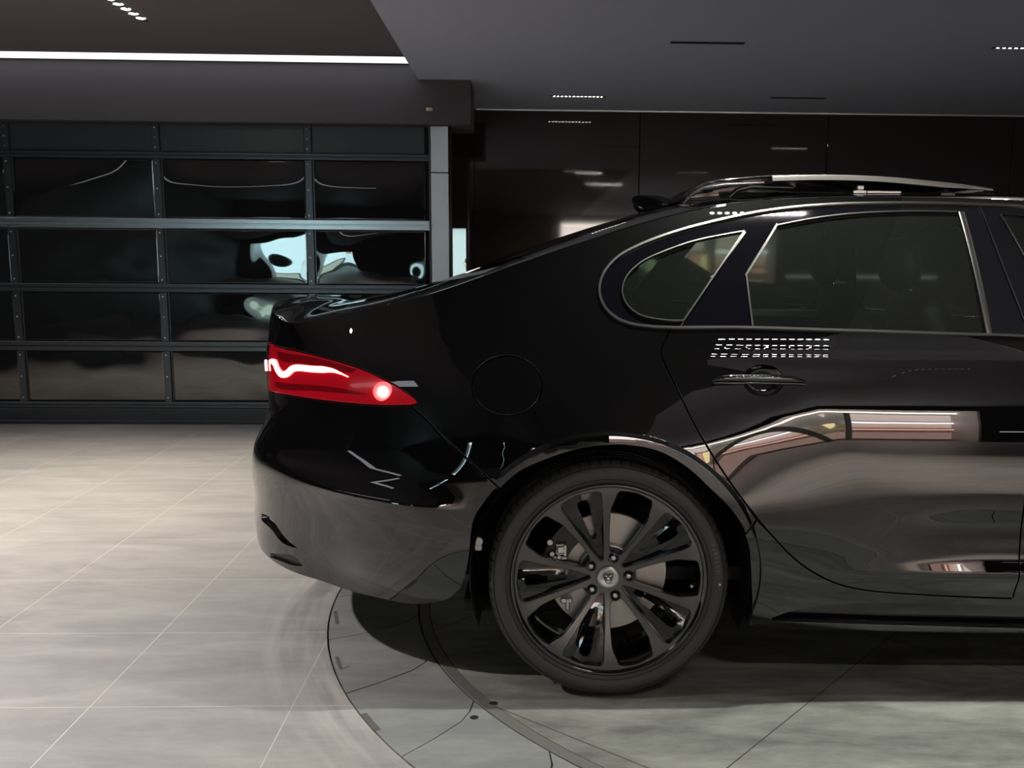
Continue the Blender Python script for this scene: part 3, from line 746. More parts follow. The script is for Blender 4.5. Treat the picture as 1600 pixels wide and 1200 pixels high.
# named outlines, in photo pixels (beyond the frame: local u,z,0)
E_pts = pl([(434, 492), (450, 505), (500, 497), (575, 483), (640, 468), (700, 451), (760, 430), (830, 405), (900, 381), (1000, 349), (1060, 333), (1120, 321), (1200, 312), (1260, 309), (1330, 307.5), (1450, 308.5), (1600, 313)])
zr = E_pts[0][1]
E_tab = Tab([(UR-.01, zr+.03), (UR+.25, zr+.024), (E_pts[0][0]-.12, zr+.008)]+E_pts+[(1.45, 1.405), (1.75, 1.30), (2.05, 1.13), (2.25, 1.005), (2.5, .965), (3.0, .90), (3.3, .85), (3.7, .74), (UF, .70)])
_Es = smoothed(E_tab, UR-.01, UF, 320, 8)
def E(u): return _Es(u)
print('E', [(round(a, 2), round(b, 3)) for a, b in E_pts])
def ebot(u0, u1, n): return [(u0+(u1-u0)*i/n, E(u0+(u1-u0)*i/n)) for i in range(n+1)]

GAP = .0019
EXTRA = []
for _ax in (ARC[0], 2.963):
    for _r in (.4245, .428, .4315, .435, .4385):
        EXTRA += [(_ax+_r*math.cos(math.radians(a*1.4)), ARC[1]+_r*math.sin(math.radians(a*1.4))) for a in range(-20, 150)]
_u = XS-.05
while _u > UR:
    for _d in (-.03, -.014, -.007, -.003, .0, .003, .007, .014, .03): EXTRA.append((_u, ZCR(_u)+_d))
    _u -= .015
_u = .0
while _u < 1.2:
    for _z in (.972, .9765, .9795, .982, .986, .991, .998, 1.0015, 1.0035, 1.0055, 1.009, 1.014): EXTRA.append((_u, _z))
    _u += .015
def sheet_panel(mb, segs, holes=(), grid=.022, step=.012, gap=GAP, depth=.012, off=0., sides=(0, 1), rim=True, tol=.0012, center=None):
    """a body panel cut from the side surface: outer loop of (u,z) segments, rolled edges, real depth"""
    lp = loop(segs, step) if segs and isinstance(segs[0], list) else list(segs)
    if area2(lp) < 0: lp = lp[::-1]
    hs = []
    for h in holes:
        hl = loop(h, step)
        if area2(hl) < 0: hl = hl[::-1]
        hs.append(hl)
    def fixed(q): return center is not None and abs(q[0]-center) < .004
    lp0 = [b if fixed(a) else b for a, b in zip(lp, offset_loop(lp, gap+tol))]
    if center is not None: lp0 = [((a[0], b[1]) if fixed(a) else b) for a, b in zip(lp, lp0)]
    lpe = offset_loop(lp, gap)
    hs0 = [offset_loop(h, -(gap+tol)) for h in hs]; hse = [offset_loop(h, -gap) for h in hs]
    V, T, nb = tri_fill(lp0, hs0, grid, EXTRA if grid <= .022 and rim else ())
    pos, nor, faces = [], [], []
    for u, z in V:
        n = nrm(u, z); pos.append(P(u, z)+n*off); nor.append(n)
    for f in T:
        a, b, c = [pos[i] for i in f]; m = nor[f[0]]+nor[f[1]]+nor[f[2]]
        faces.append(f if (b-a).cross(c-a).dot(m) > 0 else (f[0], f[2], f[1]))
    if rim:
        base = 0
        for le, l0 in [(lpe, lp0)]+list(zip(hse, hs0)):
            k = len(l0); i1 = len(pos)
            for i in range(k):
                ue, ze = le[i]; n = nrm(*l0[i]); pe = P(ue, ze)+n*off; o = (pe-pos[base+i]); o = (o-n*o.dot(n)); o = o.normalized() if o.length > 1e-9 else n
                pos.append(pe-n*tol); nor.append((n*.25+o).normalized())
            i2 = len(pos)
            for i in range(k):
                n = nrm(*l0[i]); pos.append(pos[i1+i]-n*depth); nor.append(nor[i1+i])
            ccw = area2(l0) > 0
            for i in range(k):
                j = (i+1) % k
                if center is not None and base == 0 and fixed(lp[i]) and fixed(lp[j]): continue
                for q in ((base+i, base+j, i1+j, i1+i), (i1+i, i1+j, i2+j, i2+i)):
                    a, b, c = pos[q[0]], pos[q[1]], pos[q[2]]; nn = (b-a).cross(c-a)
                    faces.append(q if nn.dot(nor[q[2]]+nor[q[0]]) > 0 else q[::-1])
            base += k
    for s in sides:
        if s == 0: mb.add(pos, faces, nor)
        else: mb.add([Vector((p.x, 2*YM-p.y, p.z)) for p in pos], [f[::-1] for f in faces], [Vector((n.x, -n.y, n.z)) for n in nor])
    return V

# ---- top surface (boot lid, rear screen, roof, windscreen, bonnet)
def yE(u): return P(u, E(u)).y
SILT = [(-1.6, .0, 0)]
TOPSIL = Tab([(425, 480), (432, 472), (450, 468), (480, 466.5), (560, 466.5), (590, 465), (620, 460), (640, 455), (670, 444), (700, 432), (800, 395), (880, 368), (950, 345), (1000, 333), (1060, 319), (1130, 310), (1200, 306), (1300, 303), (1400, 303), (1500, 305.5), (1600, 309)])
CROWN = None
def TP(u, w, crown=None):
    e = P(u, E(u)); c = CROWN(u) if crown is None else crown; v = 2*w-1; hw = YM-e.y
    if hw < 1e-4: hw = 1e-4
    a = abs(v); k = max(0, 1-a**2.3)**.85
    return Vector((e.x-(.05*(1-v*v) if u < XS else 0)*min(1, hw/.8)*0, YM+v*hw, e.z+c*k))
def fit_crown():
    out = []
    for i in range(40):
        u = XS-.62+i*(1.25-XS+.62)/39
        lo, hi = -.02, .30
        for _ in range(16):
            c = (lo+hi)/2; ok = False
            for j in range(1, 20):
                a, b = lproj(TP(u, j/20, c))
                if b < TOPSIL(a): ok = True; break
            if ok: hi = c
            else: lo = c
        out.append((u, (lo+hi)/2))
    return out
fc_ = fit_crown()
# gentle smoothing of the fitted crown
vals = [c for _, c in fc_]
for _ in range(10): vals = [vals[0]]+[(vals[i-1]+2*vals[i]+vals[i+1])/4 for i in range(1, len(vals)-1)]+[vals[-1]]
print('crown', [(round(u, 2), round(c, 3)) for (u, _), c in zip(fc_[::3], vals[::3])])
CROWN_t = Tab([(UR, .0), (UR+.2, .006), (XS-.78, vals[0]*.7)]+[(u, c) for (u, _), c in zip(fc_, vals)]+[(1.7, .07), (2.2, .05), (3.0, .055), (3.6, .05), (UF, 0)])
CROWN = smoothed(CROWN_t, UR, UF, 160, 10)
def tnrm(u, w):
    h = .002; wl, wh = max(0.001, w-h), min(.999, w+h)
    uu = max(UR+.004, min(UF-.004, u))
    a = TP(uu+h, w)-TP(uu-h, w); b = TP(uu, wh)-TP(uu, wl); n = a.cross(b)
    if n.length < 1e-12: return Vector((0, 0, 1))
    n.normalize(); return n if n.z > 0 else -n
def top_panel(mb, ufn0, ufn1, nu, nw=44, w0=0., w1=1., off=0., depth=.012):
    """grid between two front/rear edge curves u(w)"""
    pos, nor, faces = [], [], []
    for j in range(nw+1):
        t = j/nw; w = w0+(w1-w0)*(.5-.5*math.cos(math.pi*t)) if (w0, w1) == (0., 1.) else w0+(w1-w0)*t
        for i in range(nu+1):
            u = ufn0(w)+(ufn1(w)-ufn0(w))*i/nu; n = tnrm(u, w); pos.append(TP(u, w)+n*off); nor.append(n)
    for j in range(nw):
        for i in range(nu):
            a = j*(nu+1)+i; faces.append((a, a+1, a+nu+2, a+nu+1))
    rim = [i for i in range(nu+1)]+[j*(nu+1)+nu for j in range(1, nw+1)]+[nw*(nu+1)+i for i in range(nu-1, -1, -1)]+[j*(nu+1) for j in range(nw-1, 0, -1)]
    b0 = len(pos); k = len(rim)
    for i in rim: pos.append(pos[i]-nor[i]*depth); nor.append(nor[i])
    # duplicate rim tops so the rolled side shades apart
    b1 = len(pos); cen = sum(pos[:b0], Vector())/b0
    for i in rim: pos.append(pos[i].copy()); nor.append(((pos[i]-cen)*Vector((1, 1, 0))).normalized() if hasattr(Vector, 'dot') and False else nor[i])
    for q in range(k):
        r = (q+1) % k; faces.append((b1+q, b0+q, b0+r, b1+r))
    mb.add(pos, faces, nor)

# ---- outlines shared by neighbouring panels
seam_door = pl([(1051, 509), (1041, 529), (1033, 548), (1040, 570), (1060, 612), (1085, 662), (1120, 722), (1160, 780), (1203, 833), (1250, 880), (1300, 909), (1350, 922), (1450, 930), (1600, 936)])
win_out = pl([(1051, 512), (1020, 511), (985, 506), (960, 495), (943, 477), (936.5, 455), (942, 430), (963, 404), (1000, 383), (1060, 361), (1130, 343), (1190, 331), (1250, 323.5), (1310, 319.5), (1370, 318), (1450, 318), (1530, 320), (1600, 324)])
belt = pl([(1051, 512), (1160, 512), (1300, 516), (1400, 519), (1500, 522.5), (1600, 526)])
ub = belt[-1]; uw = win_out[-1]
belt_f = [ub, (1.6, 1.00), (2.0, .985)]
win_f = [uw, (1.42, 1.355), (1.70, 1.235), (2.0, 1.0)]
dlo = [belt[:-1]+belt_f, [(2.0, .985), (2.0, 1.0)], (win_out[:-1]+win_f)[::-1]]
arch_in = pl([(722, 918), (728, 900), (734, 868), (741, 813), (757, 786), (777, 763), (813, 737), (850, 720), (887, 707), (923, 699), (955, 696), (975, 696), (1026, 705), (1070, 729), (1110, 765), (1143, 798), (1162, 828), (1170, 860), (1173, 910), (1174, 975)])
print('arch', [(round(math.hypot(a[0]-ARC[0], a[1]-ARC[1]), 3)) for a in arch_in])
SILLZ = .195
bump_bot = pl([(722, 918), (700, 937), (645, 945), (600, 937), (550, 925), (500, 908), (470, 899)])
print('bb', bump_bot[-2:])
bq = [bump_bot[-1], (-1.10, bump_bot[-1][1]+.012), (-1.25, bump_bot[-1][1]+.012), (UR, bump_bot[-1][1]+.012)]
seam_bq = pl([(640, 633), (662, 652), (690, 681), (720, 708), (745, 731), (768, 752), (781, 764)])
tl_bot = pl([(640, 633), (600, 633.5), (570, 632), (500, 625), (450, 617), (425, 612)])
tl_top = pl([(640, 633), (652, 629), (625, 607), (590, 588), (560, 575), (515, 561), (470, 550), (430, 541)])
uz = tl_bot[-1]
tl_r = [(uz[0]-.10, uz[1]+.002), (-1.25, uz[1]+.004)]; ut = tl_top[-1]
tt_r = [(ut[0]-.10, ut[1]+.002), (-1.25, ut[1]-.002)]
bump_top = tl_bot[:]+tl_r
XD = 1.06; lf = pl([(1531, 325), (1598, 497)])
ups = lf[1]; fs_ = [lf[0], lf[1], (1.145, .98)]
door_front = [(1.155, .30), (1.155, .70), (1.150, .90)]+[fs_[2], fs_[1], fs_[0]]
sill_end = seam_door[-1]

# ---- parts
car = empty('car', CAR_O, CAR_YAW)
tag(car, 'glossy black four-door saloon with lit red tail light parked on the turntable', 'car')
def arch_loop(ax, r, n=56): return [(ax+r*math.cos(math.pi*2*i/n), ARC[1]+r*math.sin(math.pi*2*i/n)) for i in range(n)]

# quarter panel: rear wing, C-pillar and roof rail in one sweep
j_tail = pl([(462, 547)])[0]
boot_seam = pl([(447, 507), (452, 520), (458, 535), (463, 547.5)])
qp_arch = [p for p in arch_in if p[0] > -.335]
ie = min(range(len(arch_in)), key=lambda i: abs(arch_in[i][0]-seam_bq[-1][0])+abs(arch_in[i][1]-seam_bq[-1][1]))
qarch = [seam_bq[-1]]+[p for p in arch_in[ie+1:] if p[1] > .44 or p[0] < 0]
q_end = pl([(1164, 836)])[0]
qarch = [seam_bq[-1]]+[p for p in arch_in if p[0] > seam_bq[-1][0]+.01 and (p[1] > q_end[1] or p[0] < 0)]+[q_end]
q_low = pl([(1164, 836), (1186, 811)])
q_low = [q_end, pl([(1183, 812)])[0]]
sd_q = [p for p in seam_door if p[1] > q_low[1][1]]
eq = ebot(boot_seam[0][0], 1.28, 90)
mb = MB()
segs = [eq,
        [(1.28, E(1.28)), (1.28, win_f[0][1]-.03)] if False else [(1.28, E(1.28)), (1.28, E(1.28)-.012)],
        [(1.28, E(1.28)-.012)]+[p for p in win_out[::-1] if p[0] < 1.2],
        sd_q+[q_low[1]], q_low[::-1], qarch[::-1], seam_bq[::-1],
        tl_top[:-1]+[j_tail], boot_seam[::-1]]
cap_c = pix(792, 603); c2 = pix(847, 603); c3 = pix(792, 556)
rx, rz_ = abs(c2[0]-cap_c[0]), abs(c3[1]-cap_c[1])
capl = [(cap_c[0]+rx*math.cos(2*math.pi*i/48), cap_c[1]+rz_*math.sin(2*math.pi*i/48)) for i in range(48)]
for s in (0, 1):
    mb = MB(); sheet_panel(mb, segs, holes=[[capl+[capl[0]]]] if s == 0 else [], grid=.02, sides=(s,)); mb.build('rear_wing', M['paint'], car)
mb = MB(); sheet_panel(mb, capl, sides=(0,), grid=.02); mb.build('fuel_flap', M['paint'], car)

# rear bumper
bs = [[*bump_bot, *bq[1:]], [(UR, .26), (UR, tl_r[-1][1])], [(UR, tl_r[-1][1]), (-1.25, tl_r[-1][1])]+bump_top[::-1][1:], seam_bq, [seam_bq[-1]]+[p for p in arch_in if p[0] < seam_bq[-1][0]-.003 and p[1] > arch_in[0][1]][::-1]+[arch_in[0]]]
v_top = pl([(409, 803), (425, 812), (438, 832), (452, 848), (463, 856)]); v_bot = pl([(463, 856), (440, 846), (424, 826), (409, 812)])
g_top = pl([(423, 866), (440, 867), (460, 870), (472, 884)]); g_bot = pl([(472, 884), (455, 882), (437, 875), (423, 870)])
mb = MB(); sheet_panel(mb, bs, holes=[[v_top, v_bot], [g_top, g_bot]], grid=.02, center=UR); mb.build('rear_bumper', M['paint'], car)
mb = MB(); sheet_panel(mb, loop([v_top, v_bot], .01), off=-.014, gap=-.004, rim=False, grid=.012); mb.build('bumper_vent', M['gloss'], car)
mb = MB(); sheet_panel(mb, loop([g_top, g_bot], .01), off=-.010, gap=-.004, rim=False, grid=.012); mb.build('bumper_garnish', M['satin'], car)

# tail lights
M['red'] = mat('red_lens_body', (.22, .002, .006), .12, 0, 1.5, .6, emit=(1, .01, .03), estr=.16)
M['redstrip'] = emi('lit_red_white_strip', (1, .30, .26), 5.5)
M['redhot'] = emi('lit_side_marker', (1, .42, .30), 26)
M['redlow'] = mat('dim_red_reflector', (.10, .001, .003), .15, 0, 1.5, .6, emit=(1, .01, .03), estr=.05)
def tail_lamp(side):
    t = empty('tail_light'); t.parent = car
    sd = (side,)
    A = loop([tl_bot+tl_r[:1]+[(-1.12, tl_r[-1][1])], [(-1.12, tl_r[-1][1]), (-1.12, tt_r[-1][1])], [(-1.12, tt_r[-1][1])]+tt_r[:1]+tl_top[::-1]], .010)
    m_ = MB(); sheet_panel(m_, A, grid=.012, off=.002, sides=sd); m_.build('lens', M['red'], t)
    # dark inner facets seen through the lens
    a = pl([(433, 596), (520, 604), (590, 618), (560, 617), (500, 612), (432, 603)])
    m_ = MB(); sheet_panel(m_, loop([a[:3], a[2:]+[a[0]]], .01), grid=.012, off=.0045, rim=False, gap=0, sides=sd); m_.build('lower_reflector', M['redlow'], t)
    b_ = pl([(434, 548), (500, 560), (560, 577), (552, 583), (480, 570), (438, 562)])
    m_ = MB(); sheet_panel(m_, loop([b_[:3], b_[2:]+[b_[0]]], .01), grid=.012, off=.0045, rim=False, gap=0, sides=sd); m_.build('upper_reflector', M['redlow'], t)
    sp = pl([(425, 564), (431, 567), (435, 577), (442, 585), (450, 584), (458, 577), (466, 575), (490, 577), (520, 579), (532, 583), (545, 589)])
    c = catmull(sp, .006); ln = len(c); up, dn = [], []
    for i, q in enumerate(c):
        a_, b2 = c[max(0, i-1)], c[min(ln-1, i+1)]; d = Vector((b2[0]-a_[0], b2[1]-a_[1])); d.normalize(); w = .0085*(1 if i < ln-14 else max(.15, (ln-1-i)/14)); w *= min(1, .5+i/10)
        up.append((q[0]-d.y*w, q[1]+d.x*w)); dn.append((q[0]+d.y*w, q[1]-d.x*w))
    m_ = MB(); pos, nor = [], []
    for q in up+dn: n = nrm(*q); pos.append(P(*q)+n*.007); nor.append(n)
    fs = [(i, i+1, ln+i+1, ln+i) for i in range(ln-1)]
    for s in sd:
        if s == 0: m_.add(pos, fs)
        else: m_.add([Vector((p.x, 2*YM-p.y, p.z)) for p in pos], fs)
    o = m_.build('light_strip', M['redstrip'], t); md = o.modifiers.new('t', 'SOLIDIFY'); md.thickness = .004
    q0 = pl([(419.5, 563), (420.5, 579)]); m_ = MB()
    pp = [P(*q)+nrm(*q)*.008 for q in q0]
    if side: pp = [Vector((p.x, 2*YM-p.y, p.z)) for p in pp]
    m_.tube(pp, .004, 8); m_.build('corner_light', M['redstrip'], t)
    q = pix(600, 613); n = nrm(*q); c0 = P(*q)+n*.008
    if side: c0 = Vector((c0.x, 2*YM-c0.y, c0.z)); n = Vector((n.x, -n.y, n.z))
    m_ = MB(); m_.lathe([(0, -.006), (.008, -.005), (.0125, -.001), (.014, .004)], 24, 'y', c0); m_.build('side_marker', M['redhot'], t)
    m_ = MB(); m_.lathe([(.014, .0), (.020, -.001), (.026, .002), (.028, .006)], 24, 'y', c0); m_.build('marker_halo', emi('painted_red_halo', (1, .03, .05), 1.6), t)  # glowing ring stands in for the red halo round the marker
    if False:
        ld = bpy.data.lights.new('marker_lamp', 'POINT'); ld.energy = .35; ld.color = (1, .04, .06); ld.shadow_soft_size = .02
        o = bpy.data.objects.new('marker_lamp', ld); COL.objects.link(o); o.parent = t; o.location = c0+n*.05
        for k, (a_, b2) in enumerate(((440, 590), (500, 585))):
            qq = pix(a_, b2); ld = bpy.data.lights.new('strip_lamp', 'POINT'); ld.energy = .15; ld.color = (1, .05, .08); ld.shadow_soft_size = .02
            o = bpy.data.objects.new('strip_lamp', ld); COL.objects.link(o); o.parent = t; o.location = P(*qq)+nrm(*qq)*.05
tail_lamp(0); tail_lamp(1)

# boot lid: rear face + deck
mb = MB()
e0 = boot_seam[0]
bl = [[(UR, tt_r[-1][1]), (-1.25, tt_r[-1][1])]+tt_r[:1]+tl_top[::-1][:1]+[j_tail], boot_seam[::-1], ebot(e0[0], UR, 40), [(UR, E(UR)), (UR, tt_r[-1][1])]]
sheet_panel(mb, bl, grid=.02, center=UR)
bl2 = [[(-1.12, tl_r[-1][1]), (UR, tl_r[-1][1])], [(UR, tl_r[-1][1]), (UR, tt_r[-1][1])], [(UR, tt_r[-1][1]), (-1.12, tt_r[-1][1])], [(-1.12, tt_r[-1][1]), (-1.12, tl_r[-1][1])]]
sheet_panel(mb, bl2, grid=.02, center=UR)
u_deck = pix(612, 475)[0]; u_rs = pix(1000, 349)[0]
top_panel(mb, lambda w: UR+.002, lambda w: u_deck-.012+.05*(1-(2*w-1)**2)*0, 56)
mb.build('boot_lid', M['paint'], car)
def u_front_screen(w): return 1.52+.10*(1-(2*w-1)**2)
mb = MB(); top_panel(mb, lambda w: u_deck-.008, lambda w: u_deck+.045, 4)
top_panel(mb, lambda w: u_deck+.045, lambda w: u_rs, 30, 6, 0, .075); top_panel(mb, lambda w: u_deck+.045, lambda w: u_rs, 30, 6, .925, 1)
top_panel(mb, lambda w: u_rs, lambda w: 1.52, 60)
top_panel(mb, lambda w: 1.52, lambda w: 2.24, 24, 4, 0, .05); top_panel(mb, lambda w: 1.52, lambda w: 2.24, 24, 4, .95, 1)
mb.build('roof', M['paint'], car)
mb = MB(); top_panel(mb, lambda w: u_deck+.047, lambda w: u_rs-.002, 30, 36, .077, .923, -.002, .004); mb.build('rear_screen', M['darkglass'], car)
mb = MB(); top_panel(mb, lambda w: 1.522, lambda w: 2.24, 24, 36, .052, .948, -.002, .004); mb.build('windscreen', M['glass'], car)
mb = MB(); top_panel(mb, lambda w: 2.245, lambda w: UF-.002, 50); mb.build('bonnet', M['paint'], car)

# rear door
mb = MB()
sd = seam_door[:]
rd = [sd, [sd[-1], (1.155, sd[-1][1]-.003)], [(1.155, sd[-1][1]-.003), (1.155, .70), (1.150, .90), (1.146, .98), (1.147, 1.00)], [(1.147, 1.00)]+[p for p in belt[::-1] if p[0] < 1.13]]
_c = pix(1193, 594); _a = pix(1224, 594); _b = pix(1193, 570); BW = (_c, abs(_a[0]-_c[0]), abs(_b[1]-_c[1]))
bowl_loop = [(_c[0]+BW[1]*math.cos(2*math.pi*i/40), _c[1]+BW[2]*math.sin(2*math.pi*i/40)) for i in range(41)]
mb = MB(); sheet_panel(mb, rd, holes=[[bowl_loop]], grid=.02, sides=(0,)); mb.build('rear_door', M['paint'], car)
rear_door = car.children[-1]
mb = MB(); sheet_panel(mb, rd, grid=.03, sides=(1,)); mb.build('rear_door', M['paint'], car)
# front door, front wing, nose (simple, out of frame)
dz = sd[-1][1]-.003
fd = [[(1.155, dz), (2.02, .30)], [(2.02, .30), (2.12, .45), (2.10, .80), (2.05, .985)], [(2.05, .985), (1.6, 1.00), (1.147, 1.0)], [(1.147, 1.0), (1.150, .90), (1.155, .70), (1.155, dz)]]
mb = MB(); sheet_panel(mb, fd, grid=.035, sides=(0,)); mb.build('front_door', M['paint'], car)
mb = MB(); sheet_panel(mb, fd, grid=.035, sides=(1,)); mb.build('front_door', M['paint'], car)
fa = [(2.963+.40*math.cos(a), ARC[1]+.385*math.sin(a)) for a in [math.pi*1.10-math.pi*1.2*i/40 for i in range(41)]]
fw = [[(2.56, .22), (2.14, .24)] if False else [fa[0], (2.2, .23)], [(2.2, .23), (2.14, .30), (2.12, .45), (2.10, .80), (2.05, .985)], [(2.05, .985), (2.10, 1.08)], ebot(2.12, UF, 60), [(UF, E(UF)), (UF, .22)], [(UF, .22), (3.7, .20), fa[-1]], fa[::-1]]
mb = MB(); sheet_panel(mb, fw, grid=.035, center=UF); mb.build('front_wing_and_nose', M['paint'], car)
ap = [[(1.29, E(1.29)-.001)]+ebot(1.30, 2.10, 30)[1:], [(2.10, E(2.10)), (2.06, .99)], [(2.06, .99), (2.0, .99), (2.0, 1.005)], [(2.0, 1.005), (1.70, 1.24), (1.42, 1.358), (1.29, win_out[-1][1]-.003)], [(1.29, win_out[-1][1]-.003), (1.29, E(1.29)-.001)]]
mb = MB(); sheet_panel(mb, ap, grid=.03); mb.build('front_pillar', M['paint'], car)

# sill and blade skirt
sk_bot = pl([(1174, 975), (1184, 984), (1300, 985), (1600, 990)])
b0_, b1_ = pl([(1206, 967)])[0], pl([(1600, 979)])[0]
blade_low = pl([(1206, 967), (1300, 970.5), (1450, 975), (1600, 979)]); blade_up = pl([(1206, 967), (1240, 955), (1290, 947), (1380, 944), (1480, 945), (1600, 949)])
sill = [q_low[::-1][:1]+[p for p in seam_door if p[1] < q_low[1][1]]+[(1.6, seam_door[-1][1]-.004), (2.19, .285)], [(2.19, .285), (2.20, .20)], [(2.20, .20), (1.6, .195)]+sk_bot[::-1]+[arch_in[-1]], [arch_in[-1]]+[p for p in arch_in[::-1] if p[0] > 0 and p[1] < q_end[1]-.01]+[q_end], q_low]
hole = [blade_low+[(1.6, b1_[1]-.004), (2.1, .215)], [(2.1, .215), (2.1, .225)], [(2.1, .225), (1.6, blade_up[-1][1]-.004)]+blade_up[::-1]]
for s in (0, 1):
    mb = MB(); sheet_panel(mb, sill, holes=[hole], grid=.02, sides=(s,)); ss = mb.build('side_sill', M['paint'], car)
    mb = MB(); sheet_panel(mb, hole, grid=.015, off=-.016, gap=-.006, rim=False, sides=(s,)); mb.build('sill_pocket', M['gloss'], ss)

def strip(pts, w, h, off=0., closed=False, side=0, taper=False, step=.012):
    """raised trim strip following the side surface; pts (u,z)"""
    c = catmull(pts, step); m_ = MB(); ln = len(c); vs = []; prof = [(-1, -.2), (-1, .6), (-.7, 1), (.7, 1), (1, .6), (1, -.2)]
    for i, q in enumerate(c):
        a, b = c[max(0, i-1)], c[min(ln-1, i+1)]; p = P(*q); n = nrm(*q); t = (P(*b)-P(*a)).normalized(); s = t.cross(n).normalized()
        k = 1
        if taper: k = min(1, .15+i/12, .15+(ln-1-i)/12)
        for x, y in prof: vs.append(p+s*(x*w/2*k)+n*(off+y*h))
    K = len(prof); fs = [(i*K+j, i*K+(j+1) % K, (i+1)*K+(j+1) % K, (i+1)*K+j) for i in range(ln-1) for j in range(K)]
    fs += [tuple(range(K)), tuple((ln-1)*K+j for j in range(K))[::-1]]
    if side: vs = [Vector((v.x, 2*YM-v.y, v.z)) for v in vs]
    m_.add(vs, fs); return m_
def trim(name, pts, w, h, off=0., mt=None, taper=False, sides=(0, 1), smooth=35):
    for s in sides: strip(pts, w, h, off, side=s, taper=taper).build(name, mt or M['trim'], car, smooth)
trim('window_surround', win_out[1:]+[(1.42, 1.357), (1.70, 1.236), (1.98, 1.01)], .009, .006)
trim('belt_trim', [win_out[1]]+belt+[(1.6, 1.0), (1.98, .987)], .009, .006)
trim('blade_strip', blade_low[:1]+blade_low[1:]+[(1.6, b1_[1]-.004), (2.08, .216)], .004, .010, .0, M['trim'], True)

# gloss black pillars / window frame sheet behind the glass, with the glazed openings
qg = [pl([(1068, 501), (1050, 501), (1030, 499), (1005, 494), (985, 482), (974, 465), (973, 447), (982, 428), (1005, 408), (1035, 394), (1080, 378), (1120, 369), (1163, 361.5)]), pl([(1163, 361.5), (1115, 432), (1068, 501)])]
dg = [pl([(1166, 430), (1190, 392), (1214, 352)]), pl([(1214, 352), (1260, 343), (1300, 337), (1350, 332.5), (1400, 330.5), (1450, 330), (1499, 331)]), pl([(1499, 331), (1520, 420), (1539, 522)]), pl([(1539, 522), (1400, 517), (1300, 514), (1176, 510)]), pl([(1176, 510), (1171, 470), (1166, 430)])]
fg = [pl([(1563, 334), (1600, 336)])+[(1.42, 1.335), (1.68, 1.225), (1.93, 1.04)], [(1.93, 1.04), (1.92, 1.0), (1.6, 1.012), (1.24, 1.025)], [(1.24, 1.025)]+pl([(1563, 334)])]
frame_out = loop(dlo, .012)
fo = offset_loop(frame_out if area2(frame_out) > 0 else frame_out[::-1], .001)
for s in (0, 1): mb = MB(); sheet_panel(mb, fo, holes=[qg, dg, fg], grid=.02, off=-.003, depth=.010, gap=.0005, sides=(s,)); mb.build('window_frame', M['gloss'], car)
for nm, g in (('quarter_window', qg), ('rear_door_window', dg), ('front_door_window', fg)):
    for s in (0, 1):
        mb = MB(); gl = loop(g, .012); gl = gl if area2(gl) > 0 else gl[::-1]; sheet_panel(mb, offset_loop(gl, -.004), grid=.03, off=-.008, depth=.004, gap=0, sides=(s,)); mb.build(nm, M['glass'], car)
trim('quarter_window_trim', qg[0]+[], .005, .004, .0); trim('quarter_window_trim', qg[1], .006, .004, .0)
trim('door_window_trim', dg[0], .005, .003); trim('door_window_trim', dg[1], .005, .003); trim('door_window_trim', dg[4], .006, .003)
trim('pillar_trim', pl([(1502, 332), (1525, 420), (1546, 524)]), .017, .004)
trim('pillar_seam', pl([(1531, 323), (1565, 410), (1600, 500)]), .003, .002)
trim('shut_line_trim', pl([(1563, 335), (1600, 400)]), .005, .003)
trim('shut_line_trim', pl([(1214, 349), (1164, 430), (1175, 512)][:2]), .003, .002, .0)
trim('shut_line_trim', pl([(1165, 363), (1110, 440), (1064, 509)]), .003, .002)

# door handle: bowl, bar
hc = pix(1193, 595); hp = P(*hc); hn = nrm(*hc)
def handle(side, door):
    t = empty('door_handle'); t.parent = door
    def mir(v): return Vector((v.x, 2*YM-v.y, v.z)) if side else v
    bar = pl([(1111, 591), (1125, 589), (1150, 588), (1195, 588), (1235, 589), (1258, 593)]); pts = [mir(P(*q)+nrm(*q)*(.020 if 0 < i < 5 else .008)) for i, q in enumerate(bar)]
    c = []; raw = [(p.x, p.z) for p in pts]
    m_ = MB(); n = 40; prof = []
    xs_ = [pts[0].x+(pts[-1].x-pts[0].x)*i/n for i in range(n+1)]
    tz = Tab([(p.x, p.z) for p in pts]); ty = Tab([(p.x, p.y) for p in pts]); vs = []; K = 10
    for i, x in enumerate(xs_):
        k = math.sin(math.pi*min(1, max(0, (i+.5)/(n+1))))**.35; hh = .0115*k; ww = .011*k
        for j in range(K): a = 2*math.pi*j/K; vs.append((x, ty(x)+ww*math.cos(a), tz(x)-.008+hh*math.sin(a)*(1 if math.sin(a) > 0 else 1)))
    fs = [(i*K+j, i*K+(j+1) % K, (i+1)*K+(j+1) % K, (i+1)*K+j) for i in range(n) for j in range(K)]+[tuple(range(K)), tuple(n*K+j for j in range(K))[::-1]]
    m_.add(vs, fs); m_.build('handle_bar', M['paint'], t, 60)
    # lower chrome lip of the bar
    m_ = MB(); q = pl([(1113, 600), (1150, 599.5), (1195, 599.5), (1240, 600), (1256, 601)])
    m_.tube([mir(P(*a)+nrm(*a)*.016) for a in q], .003, 8); m_.build('handle_lip', M['gloss'], t, 60)
    return t
